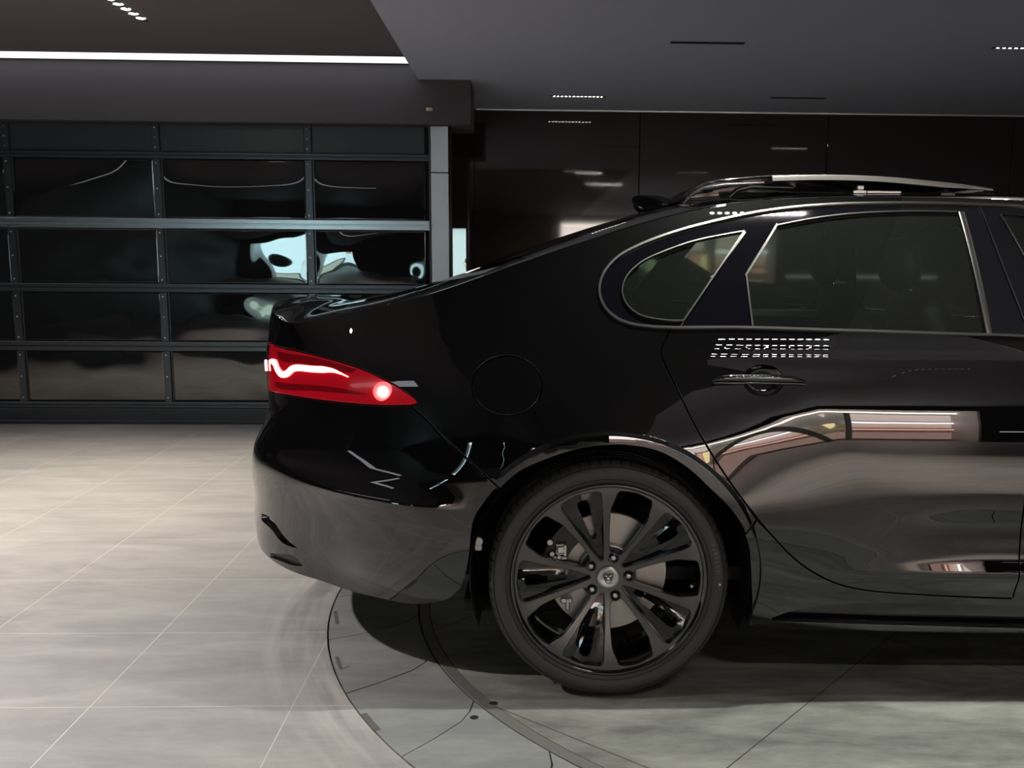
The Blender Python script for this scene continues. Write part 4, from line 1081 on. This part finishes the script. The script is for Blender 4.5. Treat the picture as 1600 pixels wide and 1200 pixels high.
# recess bowl: a dished oval set into the skin
def bowl(side, door):
    m_ = MB(); vs = []; fs = []; n, k = 40, 8; c = pix(1193, 594); a1 = pix(1224, 594); b1 = pix(1193, 570); ru, rz2 = abs(a1[0]-c[0]), abs(b1[1]-c[1])
    for j in range(k+1):
        r = j/k
        for i in range(n):
            a = 2*math.pi*i/n; q = (c[0]+ru*r*math.cos(a), c[1]+rz2*r*math.sin(a)); nn = nrm(*q); p = P(*q)-nn*(.003+.024*(1-r**2.6)) if not side else P(*q)+nn*.001
            if side: p = Vector((p.x, 2*YM-p.y, p.z))
            vs.append(p)
    for j in range(k):
        for i in range(n): i2 = (i+1) % n; fs.append((j*n+i, j*n+i2, (j+1)*n+i2, (j+1)*n+i))
    m_.add(vs, fs); return m_.build('handle_bowl', M['paint'], door, 60)
doors = [o for o in car.children if o.name.startswith('rear_door') and 'window' not in o.name]
for s, d in zip((0, 1), doors): h = handle(s, d); bowl(s, h)

# dark inner shell (closes the shut lines, carries the cabin opening)
liner_out = [[(UR, .30)]+[(-1.2, .30), (-.95, .37), (-.6, .33), (-.42, .33)], [(-.42, .33), (-.44, .45), (-.36, .62), (-.2, .77), (0, .81), (.2, .77), (.36, .62), (.44, .45), (.43, .24)], [(.43, .24), (2.0, .24), (2.5, .25)], [(2.5, .25), (2.52, .45), (2.6, .62), (2.76, .77), (2.96, .81), (3.16, .77), (3.32, .62), (3.40, .45), (3.40, .25)], [(3.40, .25), (UF, .26)], [(UF, .26), (UF, E(UF)-.02)], [(u, z-.004) for u, z in ebot(UF, UR, 120)], [(UR, E(UR)-.004), (UR, .30)]]
gq = [offset_loop((lambda l: l if area2(l) > 0 else l[::-1])(loop(g, .02)), -.003) for g in (qg, dg, fg)]
mb = MB(); sheet_panel(mb, liner_out, holes=[[g+[g[0]]] for g in gq], grid=.05, step=.03, off=-.02, gap=0, rim=False, center=UR); mb.build('inner_shell', M['matte'], car)
mb = MB()
for a, b in ((UR+.01, u_deck+.04), (u_rs, 1.52), (2.24, UF-.01)): top_panel(mb, lambda w, a=a: a, lambda w, b=b: b, 24, 20, .01, .99, -.02)
mb.box(-.42, 3.6, .16, 1.66, .20, .24); mb.box(-.80, -.40, .20, 1.62, .30, .37); mb.box(-.95, -.7, .45, 1.37, .36, .42)
mb.build('underbody', M['matte'], car)
# wheel arch liners
for ax in (0., 2.963):
    for s in (0, 1):
        mb = MB(); vs = []; fs = []; n = 40
        for i in range(n+1):
            a = math.radians(-22)+math.radians(224)*i/n
            for r, y in ((.395, .0), (.402, .05), (.402, .34)): vs.append((ax+r*math.cos(a)+.004, (y+.012 if not s else 2*YM-y-.012), ARC[1]+r*math.sin(a)))
        for i in range(n):
            for j in range(2): fs.append((i*3+j, i*3+j+1, i*3+j+4, i*3+j+3))
        mb.add(vs, fs); mb.box(ax-.40, ax+.41, *(( .34, .35) if not s else (2*YM-.35, 2*YM-.34)), .2, .8); mb.build('wheel_arch_liner', M['matte'], car, 40)
mb = MB(); q = at_y(748, 845, .06); mb.lathe([(0, -.006), (.012, -.006), (.013, 0), (.013, .01)], 16, 'y', q); mb.box(q.x-.012, q.x+.010, q.y, q.y+.03, q.z-.03, q.z-.012, .002); mb.build('liner_clip', M['alu'], car, 40)
# rear mud flap edge
q = at_y(1180, 985, .06); mb = MB(); mb.box(.415, .435, .07, .22, .19, .30, .004); mb.build('flap', M['satin'], car)

# ================================================================== WHEELS
TR = .343
def pol(r, deg): a = math.radians(deg); return (r*math.cos(a), r*math.sin(a))
def symshape(cen, tab, n=1):
    """closed loop symmetric about a radial line: tab of (r, half angle in degrees) from tip outward"""
    L = [pol(r, cen+h) for r, h in tab]; R_ = [pol(r, cen-h) for r, h in tab]
    return [L, [L[-1], pol(tab[-1][0]*1.012, cen), R_[-1]], R_[::-1], [R_[0], pol(tab[0][0]*.96, cen), L[0]]]
WIN = [(.073, 10.5), (.083, 13.8), (.11, 15.4), (.14, 15.9), (.18, 15.7), (.205, 15.2), (.228, 13.2), (.246, 12.0), (.254, 11.2), (.2575, 9.8)]
POC = [(.052, 5.0), (.076, 9.8), (.10, 11.9), (.15, 13.5), (.20, 13.9), (.228, 14.2), (.246, 13.9), (.2535, 12.8), (.2565, 11.2)]
SLOT = [(.118, 3.6), (.15, 3.9), (.19, 4.1), (.225, 4.2), (.236, 3.2)]
C0 = 73.3
def face_y(r):     # dish of the wheel face: deep at the hub, coming forward to the rim
    t = min(1, r/.262); return .034-.030*smooth01((t-.12)/.88)**1.0+.0
def loops_from(segs, step=.006):
    l = loop(segs, step); return l if area2(l) > 0 else l[::-1]
def wheel(parent):
    w = empty('wheel'); w.parent = parent
    Y0 = .010
    # tyre
    R = TR; prof = [(.268, .022), (.276, .012), (.285, .006), (.300, .000), (.318, .001), (.329, .007), (.3365, .016), (.3405, .028), (.3425, .045), (.343, .060)]
    pr = prof[:]
    for c in (.075, .118, .161): pr += [(.343, c-.005), (.336, c-.0045), (.336, c+.0045), (.343, c+.005)]
    pr += [(.343, .195), (.3405, .208), (.3365, .22), (.329, .229), (.318, .235), (.300, .236), (.285, .230), (.272, .22)]
    def rm(i, j, r):
        if 5 <= j <= 9 or 22 <= j <= 24:
            if i % 8 == 0 and r > .33: return r-.0045
        return r
    m_ = MB(); m_.lathe(pr, 576, 'y', (0, 0, 0), rmod=rm)
    # fine rings on the sidewall
    for rr in (.290, .3255): m_.lathe([(rr-.0012, .0052 if rr < .3 else .0048), (rr, .0018 if rr < .3 else .0015), (rr+.0012, .0040 if rr < .3 else .0055)], 120, 'y')
    ty = m_.build('tyre', M['rubber'], w, 35)
    # rim barrel and lip
    m_ = MB(); m_.lathe([(.2755, .020), (.2765, .008), (.274, .0055), (.270, .0065), (.266, .012), (.264, .018), (.2635, .035), (.255, .05), (.250, .10), (.246, .19), (.262, .215), (.262, .222)], 160, 'y'); m_.build('rim_barrel', M['rimgloss'], w, 40)
    m_ = MB(); m_.lathe([(.2725, .0052), (.2745, .0048), (.2762, .0060), (.2765, .009)], 160, 'y'); m_.build('rim_lip', M['rim'], w, 60)
    # face with openings
    outer = [pol(.2665, 360*i/260) for i in range(260)]
    holes = []; pockets = []; slots = []
    for k in range(5):
        holes.append(loops_from(symshape(C0+72*k, WIN))); pockets.append(loops_from(symshape(C0+36+72*k, POC))); slots.append(loops_from(symshape(C0+36+72*k, SLOT)))
    bolts = [pol(.0585, C0+3+72*k-1) for k in range(5)]
    bh = [[(b[0]+.0145*math.cos(2*math.pi*i/20), b[1]+.0145*math.sin(2*math.pi*i/20)) for i in range(20)] for b in bolts]
    def fy(x, z):
        r = math.hypot(x, z); y = face_y(r); a = (math.degrees(math.atan2(z, x))-(C0+36)) % 72
        a = min(a, 72-a)     # 0 at pocket, 36 at window
        return Y0+y+.006*smooth01((r-.08)/.08)*(((a-18)/18)**2 if r > .05 else 0)*0
    def ff(x, z): return Vector((x, fy(x, z), z))
    hl = holes+pockets+bh
    V, T, nb = tri_fill(outer, [offset_loop(h, -.0020) for h in hl], .0105)
    m_ = MB(); m_.add([ff(x, z) for x, z in V], T)
    # chamfer + side walls of every opening
    def wall(h, d, c=.0020, dd=None):
        k = len(h); a = [ff(*p) for p in offset_loop(h, -c)]; b = [ff(*p)+Vector((0, .0016, 0)) for p in h]; e = [ff(*p)+Vector((0, d, 0)) for p in h]
        m_.add(a+b+e, [(i, (i+1) % k, k+(i+1) % k, k+i) for i in range(k)]+[(k+i, k+(i+1) % k, 2*k+(i+1) % k, 2*k+i) for i in range(k)])
    for h in holes: wall(h, .030)
    for h in pockets: wall(h, .021)
    for h in bh: wall(h, .022)
    m_.build('spoke_face', M['rim'], w, 28)
    # pocket floors, glossy, V-folded, with the through slot
    m_ = MB()
    for k, (h, s) in enumerate(zip(pockets, slots)):
        cen = math.radians(C0+36+72*k)
        def pf(x, z):
            r = math.hypot(x, z); a = abs((math.atan2(z, x)-cen+math.pi) % (2*math.pi)-math.pi)*r
            return Vector((x, Y0+face_y(r)+.019-.008*smooth01((r-.07)/.10)*max(0, 1-a/.030), z))
        V, T, nb = tri_fill(offset_loop(h, -.0004), [s], .009)
        m_.add([pf(x, z) for x, z in V], T); kk = len(s)
        m_.add([pf(*p) for p in s]+[pf(*p)+Vector((0, .02, 0)) for p in s], [(i, (i+1) % kk, kk+(i+1) % kk, kk+i) for i in range(kk)])
    m_.build('spoke_pocket', M['gloss'], w, 25)
    m_ = MB()
    for b in bh:
        V, T, nb = tri_fill(b, [], .008); m_.add([Vector((x, Y0+.034+.020, z)) for x, z in V], T)
    m_.build('bolt_seat', M['rimgloss'], w)
    src = None
    for b in bolts:
        if src is None:
            q = MB(); q.lathe([(0, -.016), (.0055, -.0155), (.0075, -.0135), (.0085, -.010), (.0095, .004), (.012, .008)], 6 if False else 18, 'y'); src = q.build('lug_bolt', M['alu'], w, 40); src.location = (b[0], Y0+.044, b[1])
        else: c = src.copy(); COL.objects.link(c); c.parent = w; c.location = (b[0], Y0+.044, b[1])
    # hub cap with a roaring cat's head in relief
    cap = MB(); cap.lathe([(0, -.004), (.020, -.004), (.0215, -.0052), (.026, -.0052), (.031, -.002), (.0325, .003)], 64, 'y', (0, Y0+.030, 0)); cp = cap.build('centre_cap', M['alu'], w, 40)
    q = MB(); hd = [(-.0135, .004), (-.0125, .0125), (-.0085, .010), (-.004, .012), (0, .0105), (.004, .012), (.0085, .010), (.0125, .0125), (.0135, .004), (.012, -.004), (.009, -.010), (.005, -.0155), (0, -.0165), (-.005, -.0155), (-.009, -.010), (-.012, -.004)]
    q.prism(hd, 'xz', Y0+.0235, Y0+.0262); q.build('cap_emblem', mat('dark_relief', (.10, .095, .09), .3, .8), cp)
    q = MB()
    for ex in (-1, 1): q.prism([(ex*.010, .0065), (ex*.003, .003), (ex*.0035, .0055), (ex*.0085, .0088)], 'xz', Y0+.0225, Y0+.0236)
    q.prism([(-.003, .002), (.003, .002), (.0035, -.004), (.001, -.006), (-.001, -.006), (-.0035, -.004)], 'xz', Y0+.0222, Y0+.0236)
    q.prism([(-.007, -.006), (-.0035, -.0082), (.0035, -.0082), (.007, -.006), (.005, -.012), (0, -.0142), (-.005, -.012)], 'xz', Y0+.0225, Y0+.0236)
    q.build('emblem_relief', M['chrome'], cp)
    # valve
    a = pol(.238, -5.5); q = MB(); q.tube([(a[0]+.012, Y0+.045, a[1]), (a[0], Y0+.020, a[1])], [.0055, .0045], 12); q.build('valve', M['alu'], w, 40)
    # brake disc and caliper
    q = MB(); q.lathe([(.085, .075), (.088, .100), (.172, .100), (.175, .103), (.175, .125), (.09, .125)], 120, 'y'); q.lathe([(0, .072), (.080, .072), (.085, .075)], 60, 'y'); bd = q.build('brake_disc', M['disc'], w, 35)
    q = MB(); q.lathe([(.0, .0705), (.055, .0705), (.081, .0715), (.0835, .077)], 60, 'y'); q.build('disc_hat', M['satin'], bd, 40)
    cal = empty('brake_caliper'); cal.parent = w
    q = MB()
    seg = []
    for i in range(13):
        a = math.radians(150-2+ -34+68*i/12); seg.append(a)
    vs = []
    for a in seg:
        for r, y in ((.125, .070), (.192, .070), (.196, .085), (.196, .15), (.125, .15)): vs.append((r*math.cos(a), y, r*math.sin(a)))
    q.add(vs, [(i*5+j, i*5+j+1, (i+1)*5+j+1, (i+1)*5+j) for i in range(12) for j in range(4)]+[(0, 1, 2, 3, 4), (64, 63, 62, 61, 60)]); q.build('caliper_body', M['satin'], cal, 40)
    q = MB()
    for px, pz, rr in ((-.166, .098, .011), (-.160, .064, .009), (-.140, .055, .008)): q.lathe([(0, -.012), (rr*.7, -.012), (rr, -.008), (rr, .012)], 16, 'y', (px, .062, pz))
    q.box(-.150, -.116, .052, .070, .060, .094, .003); q.box(-.146, -.124, .046, .054, .066, .088, .003); q.box(-.160, -.118, .055, .066, .046, .056, .002); q.box(-.128, -.118, .046, .06, .058, .092, .002)
    q.build('caliper_bracket', M['alu'], cal, 40)
    q = MB(); q.box(-.135, -.10, .06, .075, -.085, -.068, .003); q.box(-.12, -.108, .058, .07, -.105, -.07, .003); q.build('pad_clip', M['alu'], cal, 40)
    # sidewall lettering, as moulded on the tyre
    def lettering(txt, size, rad, ang0, dang):
        mbx = MB(); a = ang0
        for ch in txt:
            if ch != ' ':
                cu = bpy.data.curves.new('glyph', 'FONT'); cu.body = ch; cu.size = size; cu.extrude = .0004; cu.align_x = 'CENTER'; cu.resolution_u = 2
                ob = bpy.data.objects.new('glyph', cu); COL.objects.link(ob); dg_ = bpy.context.evaluated_depsgraph_get(); me = ob.evaluated_get(dg_).to_mesh()
                rr = math.radians(a); er = Vector((math.cos(rr), 0, math.sin(rr))); et = Vector((math.sin(rr), 0, -math.cos(rr)))
                vs = [er*(rad+v.co.y-size*.35)+et*v.co.x+Vector((0, -.0008-v.co.z, 0)) for v in me.vertices]; mbx.add(vs, [tuple(p.vertices) for p in me.polygons])
                ob.evaluated_get(dg_).to_mesh_clear(); bpy.data.objects.remove(ob); bpy.data.curves.remove(cu)
            a -= dang
        return mbx
    mo = lettering('PIRELLI', .017, .3085, 20, 2.35); lt = mo.build('sidewall_lettering', mat('raised_rubber', (.16, .16, .155), .5), w)
    mo = lettering('255/35R20', .013, .3085, 137, 3.0); mo.build('sidewall_lettering', mat('raised_rubber_dim', (.09, .09, .086), .5), w)
    q = MB(); a = pol(.312, -1.5); q.lathe([(0, -.0012), (.003, -.0012), (.0034, .001)], 14, 'y', (a[0], .0, a[1])); q.build('balance_dot', mat('white_dot', (.7, .7, .65), .5), w)
    return w
wh = wheel(car); wh.location = (0, 0, TR+.0045); wh.rotation_euler = (math.radians(-1.3), math.radians(0), 0)
w2 = copy_tree(wh, car); w2.location = (2.963, .0, TR+.0045)
for x in (0, 2.963):
    w3 = copy_tree(wh, car); w3.location = (x, 2*YM, TR+.0045); w3.rotation_euler = (math.radians(1.3), 0, math.pi)

# ================================================================== ROOF FITTINGS
# tail fin antenna on the roof
def fin():
    t = empty('roof_antenna'); t.parent = car
    a = at_y(985, 306, YM); b = at_y(1066, 320, YM); base = at_y(1025, 331, YM)
    m_ = MB(); secs = []
    n = 14; L = b.x-a.x
    top = [(985, 307), (995, 304), (1010, 303.5), (1028, 305), (1045, 308), (1058, 313), (1068, 321)]
    bot = [(989, 322), (993, 328), (1000, 335), (1015, 335), (1030, 332), (1050, 327), (1068, 323)]
    top = [at_y(x, y, YM) for x, y in top]; bot = [at_y(x, y+1, YM) for x, y in bot]
    vs = []; K = 12
    for i, (p, q) in enumerate(zip(top, bot)):
        hw = (.009, .016, .022, .027, .031, .030, .014)[i]
        for k in range(K):
            a_ = 2*math.pi*k/K; s, c = math.sin(a_), math.cos(a_); z = (p.z+q.z)/2+(p.z-q.z)/2*c; f = (1-c)/2; vs.append(((p.x+q.x)/2+(p.x-q.x)/2*c, YM+s*hw*(.35+.9*f), z))
    m_.add(vs, [(i*K+j, i*K+(j+1) % K, (i+1)*K+(j+1) % K, (i+1)*K+j) for i in range(len(top)-1) for j in range(K)]+[tuple(range(K)), tuple((len(top)-1)*K+j for j in range(K))[::-1]])
    m_.build('fin', M['gloss'], t, 60, sub=1)
fin()
# sunroof glass, raised and slid back over the roof
def sunroof():
    t = empty('sunroof'); t.parent = car
    yn, yf = .46, 2*YM-.46
    up = [(1066, 315), (1076, 302), (1090, 291.5), (1110, 286), (1140, 283), (1200, 278), (1260, 276.5), (1320, 277), (1380, 280), (1440, 285.5), (1500, 292), (1538, 298)]
    ptsu = [at_y(x, y, yn+.05) for x, y in up]
    def slab(i0, i1, name, mt, th, inset=0., lift=0.):
        m_ = MB(); ny = 16; vs = []; c = catmull([(p.x, p.z) for p in ptsu[i0:i1]], .02)
        for j in range(ny+1):
            v = j/ny*2-1; y = YM+(yf-YM-inset)*v
            for x, z in c: vs.append((x, y, z-.016*v*v*0+.006*(1-v*v)*0+lift))
        k = len(c); fs = [(j*k+i, j*k+i+1, (j+1)*k+i+1, (j+1)*k+i) for j in range(ny) for i in range(k-1)]
        m_.add(vs, fs); o = m_.build(name, mt, t, 60); sd_ = o.modifiers.new('t', 'SOLIDIFY'); sd_.thickness = th; sd_.offset = -1 if False else 1
        return o
    slab(0, 12, 'glass_panel', M['gloss'], .006, .012)
    M['seal'] = mat('grey_satin_frame', (.30, .29, .27), .35, .6)
    for y in (yn, yf):
        m_ = MB(); c = catmull([(p.x, p.z) for p in ptsu[5:12]], .02); vs = []
        for i, (x, z) in enumerate(c):
            k = min(1, .25+(len(c)-1-i)/10)
            for dy, dz_ in ((-.012, -.004), (-.012, -.013), (.012, -.013), (.012, .003), (-.008, .003)): vs.append((x, y+dy, z+dz_*(1 if dz_ > 0 else k)-.001))
        m_.add(vs, [(i*5+j, i*5+(j+1) % 5, (i+1)*5+(j+1) % 5, (i+1)*5+j) for i in range(len(c)-1) for j in range(5)]+[(0, 1, 2, 3, 4), tuple((len(c)-1)*5+j for j in range(5))[::-1]]); m_.build('edge_frame', M['seal'], t, 35)
        m_ = MB(); q = [at_y(a, b, yn+.03) for a, b in ((1066, 318), (1080, 304), (1096, 295), (1130, 290), (1190, 287))]; m_.tube([(p.x, y, p.z) for p in q], [.003, .005, .006, .006, .004], 8); m_.build('rear_seal', M['frame'], t, 50)
        m_ = MB(); q = [at_y(a, b, yn+.05) for a, b in ((1140, 308), (1152, 297), (1175, 291), (1240, 293))]; m_.tube([(p.x, y+(.06 if y < YM else -.06), p.z) for p in q], .008, 8); m_.build('deflector_arm', M['frame'], t, 50)
        a = at_y(1336, 295, yn+.02); m_ = MB(); yy = y+(.03 if y < YM else -.03)
        m_.box(a.x-.006, a.x+.040, yy-.008, yy+.008, a.z-.016, a.z-.002, .003); m_.box(a.x+.006, a.x+.03, yy-.01, yy+.01, a.z-.004, a.z+.012, .003); m_.box(a.x+.04, a.x+.15, yy-.004, yy+.004, a.z-.014, a.z-.004, .002); m_.build('slide_bracket', M['alu'], t)
        m_ = MB(); a = at_y(1480, 300, yn+.02); m_.box(a.x-.02, a.x+.03, yy-.006, yy+.006, a.z-.02, a.z+.0, .003); m_.build('front_foot', M['frame'], t)
    m_ = MB(); p0, p1 = at_y(1150, 296, .9), at_y(1500, 299, .9); m_.box(p0.x+.06, p1.x-.05, yn+.06, yf-.06, ptsu[8].z-.045, ptsu[8].z-.040); m_.build('sun_blind', M['matte'], t)
sunroof()

# ================================================================== CABIN
def superbox(name, c, half, mt, parent, p=3.2, rot=(0, 0, 0), taper=0., n=24):
    m_ = MB(); vs = []; fs = []
    def sg(a, e): return math.copysign(abs(a)**e, a)
    R_ = Matrix.Rotation(rot[1], 3, 'Y')
    for i in range(n//2+1):
        t = -math.pi/2+math.pi*i/(n//2)
        for j in range(n):
            f = 2*math.pi*j/n; e = 2/p
            v = Vector((sg(math.cos(t), e)*sg(math.cos(f), e)*half[0], sg(math.cos(t), e)*sg(math.sin(f), e)*half[1], sg(math.sin(t), e)*half[2]))
            v.y *= 1-taper*max(0, v.z/half[2]); v = R_ @ v; vs.append(v+Vector(c))
    for i in range(n//2):
        for j in range(n): fs.append((i*n+j, i*n+(j+1) % n, (i+1)*n+(j+1) % n, (i+1)*n+j))
    m_.add(vs, fs); return m_.build(name, mt, parent, 180)
for y in (.50, 2*YM-.50):
    s = empty('front_seat'); s.parent = car
    superbox('seat_cushion', (1.42, y, .52), (.26, .25, .09), M['seat'], s)
    superbox('seat_back', (1.07, y, .86), (.065, .25, .31), M['seat'], s, 3.4, (0, math.radians(-15), 0), .22)
    superbox('headrest', (.945, y, 1.235), (.045, .125, .085), M['seat'], s, 2.8, (0, math.radians(-10), 0), .1)
    m_ = MB()
    for dy in (-.05, .05): m_.tube([(.99, y+dy, 1.10), (.955, y+dy, 1.2)], .006, 8)
    m_.build('headrest_post', M['chrome'], s, 50)
s = empty('rear_bench'); s.parent = car
superbox('bench_cushion', (.50, YM, .52), (.26, .60, .10), M['seat'], s, 4)
superbox('bench_back', (.16, YM, .80), (.08, .62, .26), M['seat'], s, 4, (0, math.radians(-20), 0))
for y in (.50, 2*YM-.50): superbox('headrest', (.07, y, 1.08), (.045, .13, .06), M['seat'], s, 3, (0, math.radians(-12), 0))
mb = MB(); mb.box(-.35, .10, .20, 1.62, .985, 1.0, .004); mb.build('parcel_shelf', M['cabin'], car)
mb = MB(); mb.box(.1, 2.2, .16, 1.66, .30, .34); mb.box(1.95, 2.25, .18, 1.64, .6, .98, .03); mb.build('cabin_floor_and_dashboard', M['cabin'], car)
for s_, yy in ((0, .085), (1, 2*YM-.085)):
    mb = MB(); mb.box(.38, 1.12, yy-.02, yy+.02, .55, 1.005, .01); mb.build('door_card', M['cabin'], car)
mb = MB(); yy = 2*YM-.125; mb.box(.45, 1.12, yy-.05, yy+.012, 1.00, 1.03, .005); mb.build('door_card_top', M['cream'], car)
# seat belt buckle glint and steering wheel
mb = MB(); n = 40; mb.tube([(1.72+.05*math.sin(2*math.pi*i/n), 2*YM-.5+.18*math.cos(2*math.pi*i/n), .86+.17*math.sin(2*math.pi*i/n)) for i in range(n+1)], .014, 8, False); mb.build('steering_wheel', M['cabin'], car, 60)

# ================================================================== PERSON far down the corridor
def person():
    c = ony(733.5, 411, 20.0); t = empty('person', (c.x, 20.0, 0)); tag(t, 'person in a pale top sitting far away behind the bright slot in the wall', 'person')
    me = bpy.data.meshes.new('body'); hz = c.z
    J = {'pelvis': (0.02, 0, hz-.62), 'belly': (.01, 0, hz-.48), 'chest': (0, 0, hz-.32), 'neck': (-.01, 0, hz-.17), 'headb': (-.02, 0, hz-.08), 'head': (-.03, 0, hz+.01),
         'shL': (0, -.17, hz-.24), 'elL': (-.06, -.22, hz-.48), 'wrL': (-.26, -.15, hz-.55), 'shR': (0, .17, hz-.24), 'elR': (-.06, .22, hz-.48), 'wrR': (-.26, .15, hz-.55),
         'hipL': (0, -.10, hz-.66), 'knL': (-.42, -.12, hz-.66), 'anL': (-.44, -.12, .08), 'toL': (-.58, -.13, .04), 'hipR': (0, .10, hz-.66), 'knR': (-.42, .12, hz-.66), 'anR': (-.44, .12, .08), 'toR': (-.58, .13, .04)}
    Rr = {'pelvis': .13, 'belly': .12, 'chest': .135, 'neck': .052, 'headb': .072, 'head': .083, 'shL': .06, 'elL': .042, 'wrL': .028, 'shR': .06, 'elR': .042, 'wrR': .028, 'hipL': .09, 'knL': .06, 'anL': .04, 'toL': .035, 'hipR': .09, 'knR': .06, 'anR': .04, 'toR': .035}
    ed = [('pelvis', 'belly'), ('belly', 'chest'), ('chest', 'neck'), ('neck', 'headb'), ('headb', 'head'), ('chest', 'shL'), ('shL', 'elL'), ('elL', 'wrL'), ('chest', 'shR'), ('shR', 'elR'), ('elR', 'wrR'), ('pelvis', 'hipL'), ('hipL', 'knL'), ('knL', 'anL'), ('anL', 'toL'), ('pelvis', 'hipR'), ('hipR', 'knR'), ('knR', 'anR'), ('anR', 'toR')]
    ks = list(J); vs = [J[k] for k in ks]; es = [(ks.index(a), ks.index(b)) for a, b in ed]; rs = [Rr[k] for k in ks]
    for w_, sy in (('wrL', -1), ('wrR', 1)):     # palm and five fingers
        x, y, z = J[w_]; p = len(vs); vs.append((x-.07, y, z-.005)); rs.append(.026); es.append((ks.index(w_), p))
        for k, (dy, ln_) in enumerate(((-.03, .060), (-.012, .072), (.008, .070), (.026, .055))):
            a = len(vs); vs.append((x-.07-ln_*.55, y+dy, z-.008)); rs.append(.009); es.append((p, a)); vs.append((x-.07-ln_, y+dy, z-.022)); rs.append(.007); es.append((a, a+1))
        a = len(vs); vs.append((x-.055, y-sy*.038, z-.005)); rs.append(.010); es.append((p, a)); vs.append((x-.085, y-sy*.050, z-.010)); rs.append(.008); es.append((a, a+1))
    me.from_pydata(vs, es, []); o = bpy.data.objects.new('body', me); COL.objects.link(o); o.parent = t; me.materials.append(mat('skin', (.50, .26, .18), .5))
    sk = o.modifiers.new('skin', 'SKIN'); sk.use_smooth_shade = True
    for i, r in enumerate(rs): me.skin_vertices[0].data[i].radius = (r, r)
    me.skin_vertices[0].data[0].use_root = True
    sb = o.modifiers.new('sub', 'SUBSURF'); sb.levels = 2; sb.render_levels = 2
    hair = superbox('hair', (.0, 0, hz+.045), (.095, .088, .075), mat('dark_hair', (.012, .01, .009), .6), t, 2.2)
    m_ = MB(); m_.lathe([(0, -.02), (.008, -.012), (.012, .0)], 10, 'x', (-.118, 0, hz+.0)); m_.build('nose', me.materials[0], t, 60)
    for y in (-.08, .08): m_ = MB(); m_.lathe([(0, -.008), (.018, -.004), (.022, .004), (0, .008)], 12, 'y', (-.02, y, hz+.005)); m_.build('ear', me.materials[0], t, 60)
    m_ = MB()
    for y in (-.03, .03): m_.lathe([(0, -.006), (.009, -.002), (.010, .004)], 10, 'x', (-.108, y, hz+.022))
    m_.box(-.112, -.100, -.022, .022, hz-.048, hz-.040, .002); m_.build('eyes_and_mouth', mat('dark_features', (.03, .015, .012), .5), t, 60)
    superbox('shirt', (.01, 0, hz-.41), (.155, .20, .235), mat('pale_shirt', (.75, .78, .78), .7), t, 2.6)
    superbox('trousers', (-.16, 0, hz-.66), (.30, .20, .10), mat('dark_trousers', (.03, .03, .04), .8), t, 2.8)
    st = empty('stool', (c.x, 20.0, 0)); tag(st, 'dark round stool under the person beyond the bright slot', 'stool')
    m_ = MB(); m_.lathe([(0, hz-.80), (.19, hz-.80), (.20, hz-.78), (.20, hz-.765), (.19, hz-.76), (0, hz-.76)], 24, 'z'); m_.build('seat', M['satin'], st, 40)
    m_ = MB(); m_.lathe([(.02, .02), (.02, hz-.80)], 12, 'z'); m_.lathe([(0, .001), (.20, .001), (.20, .015), (.02, .03)], 24, 'z'); m_.build('pedestal', M['alu'], st, 40)
person()
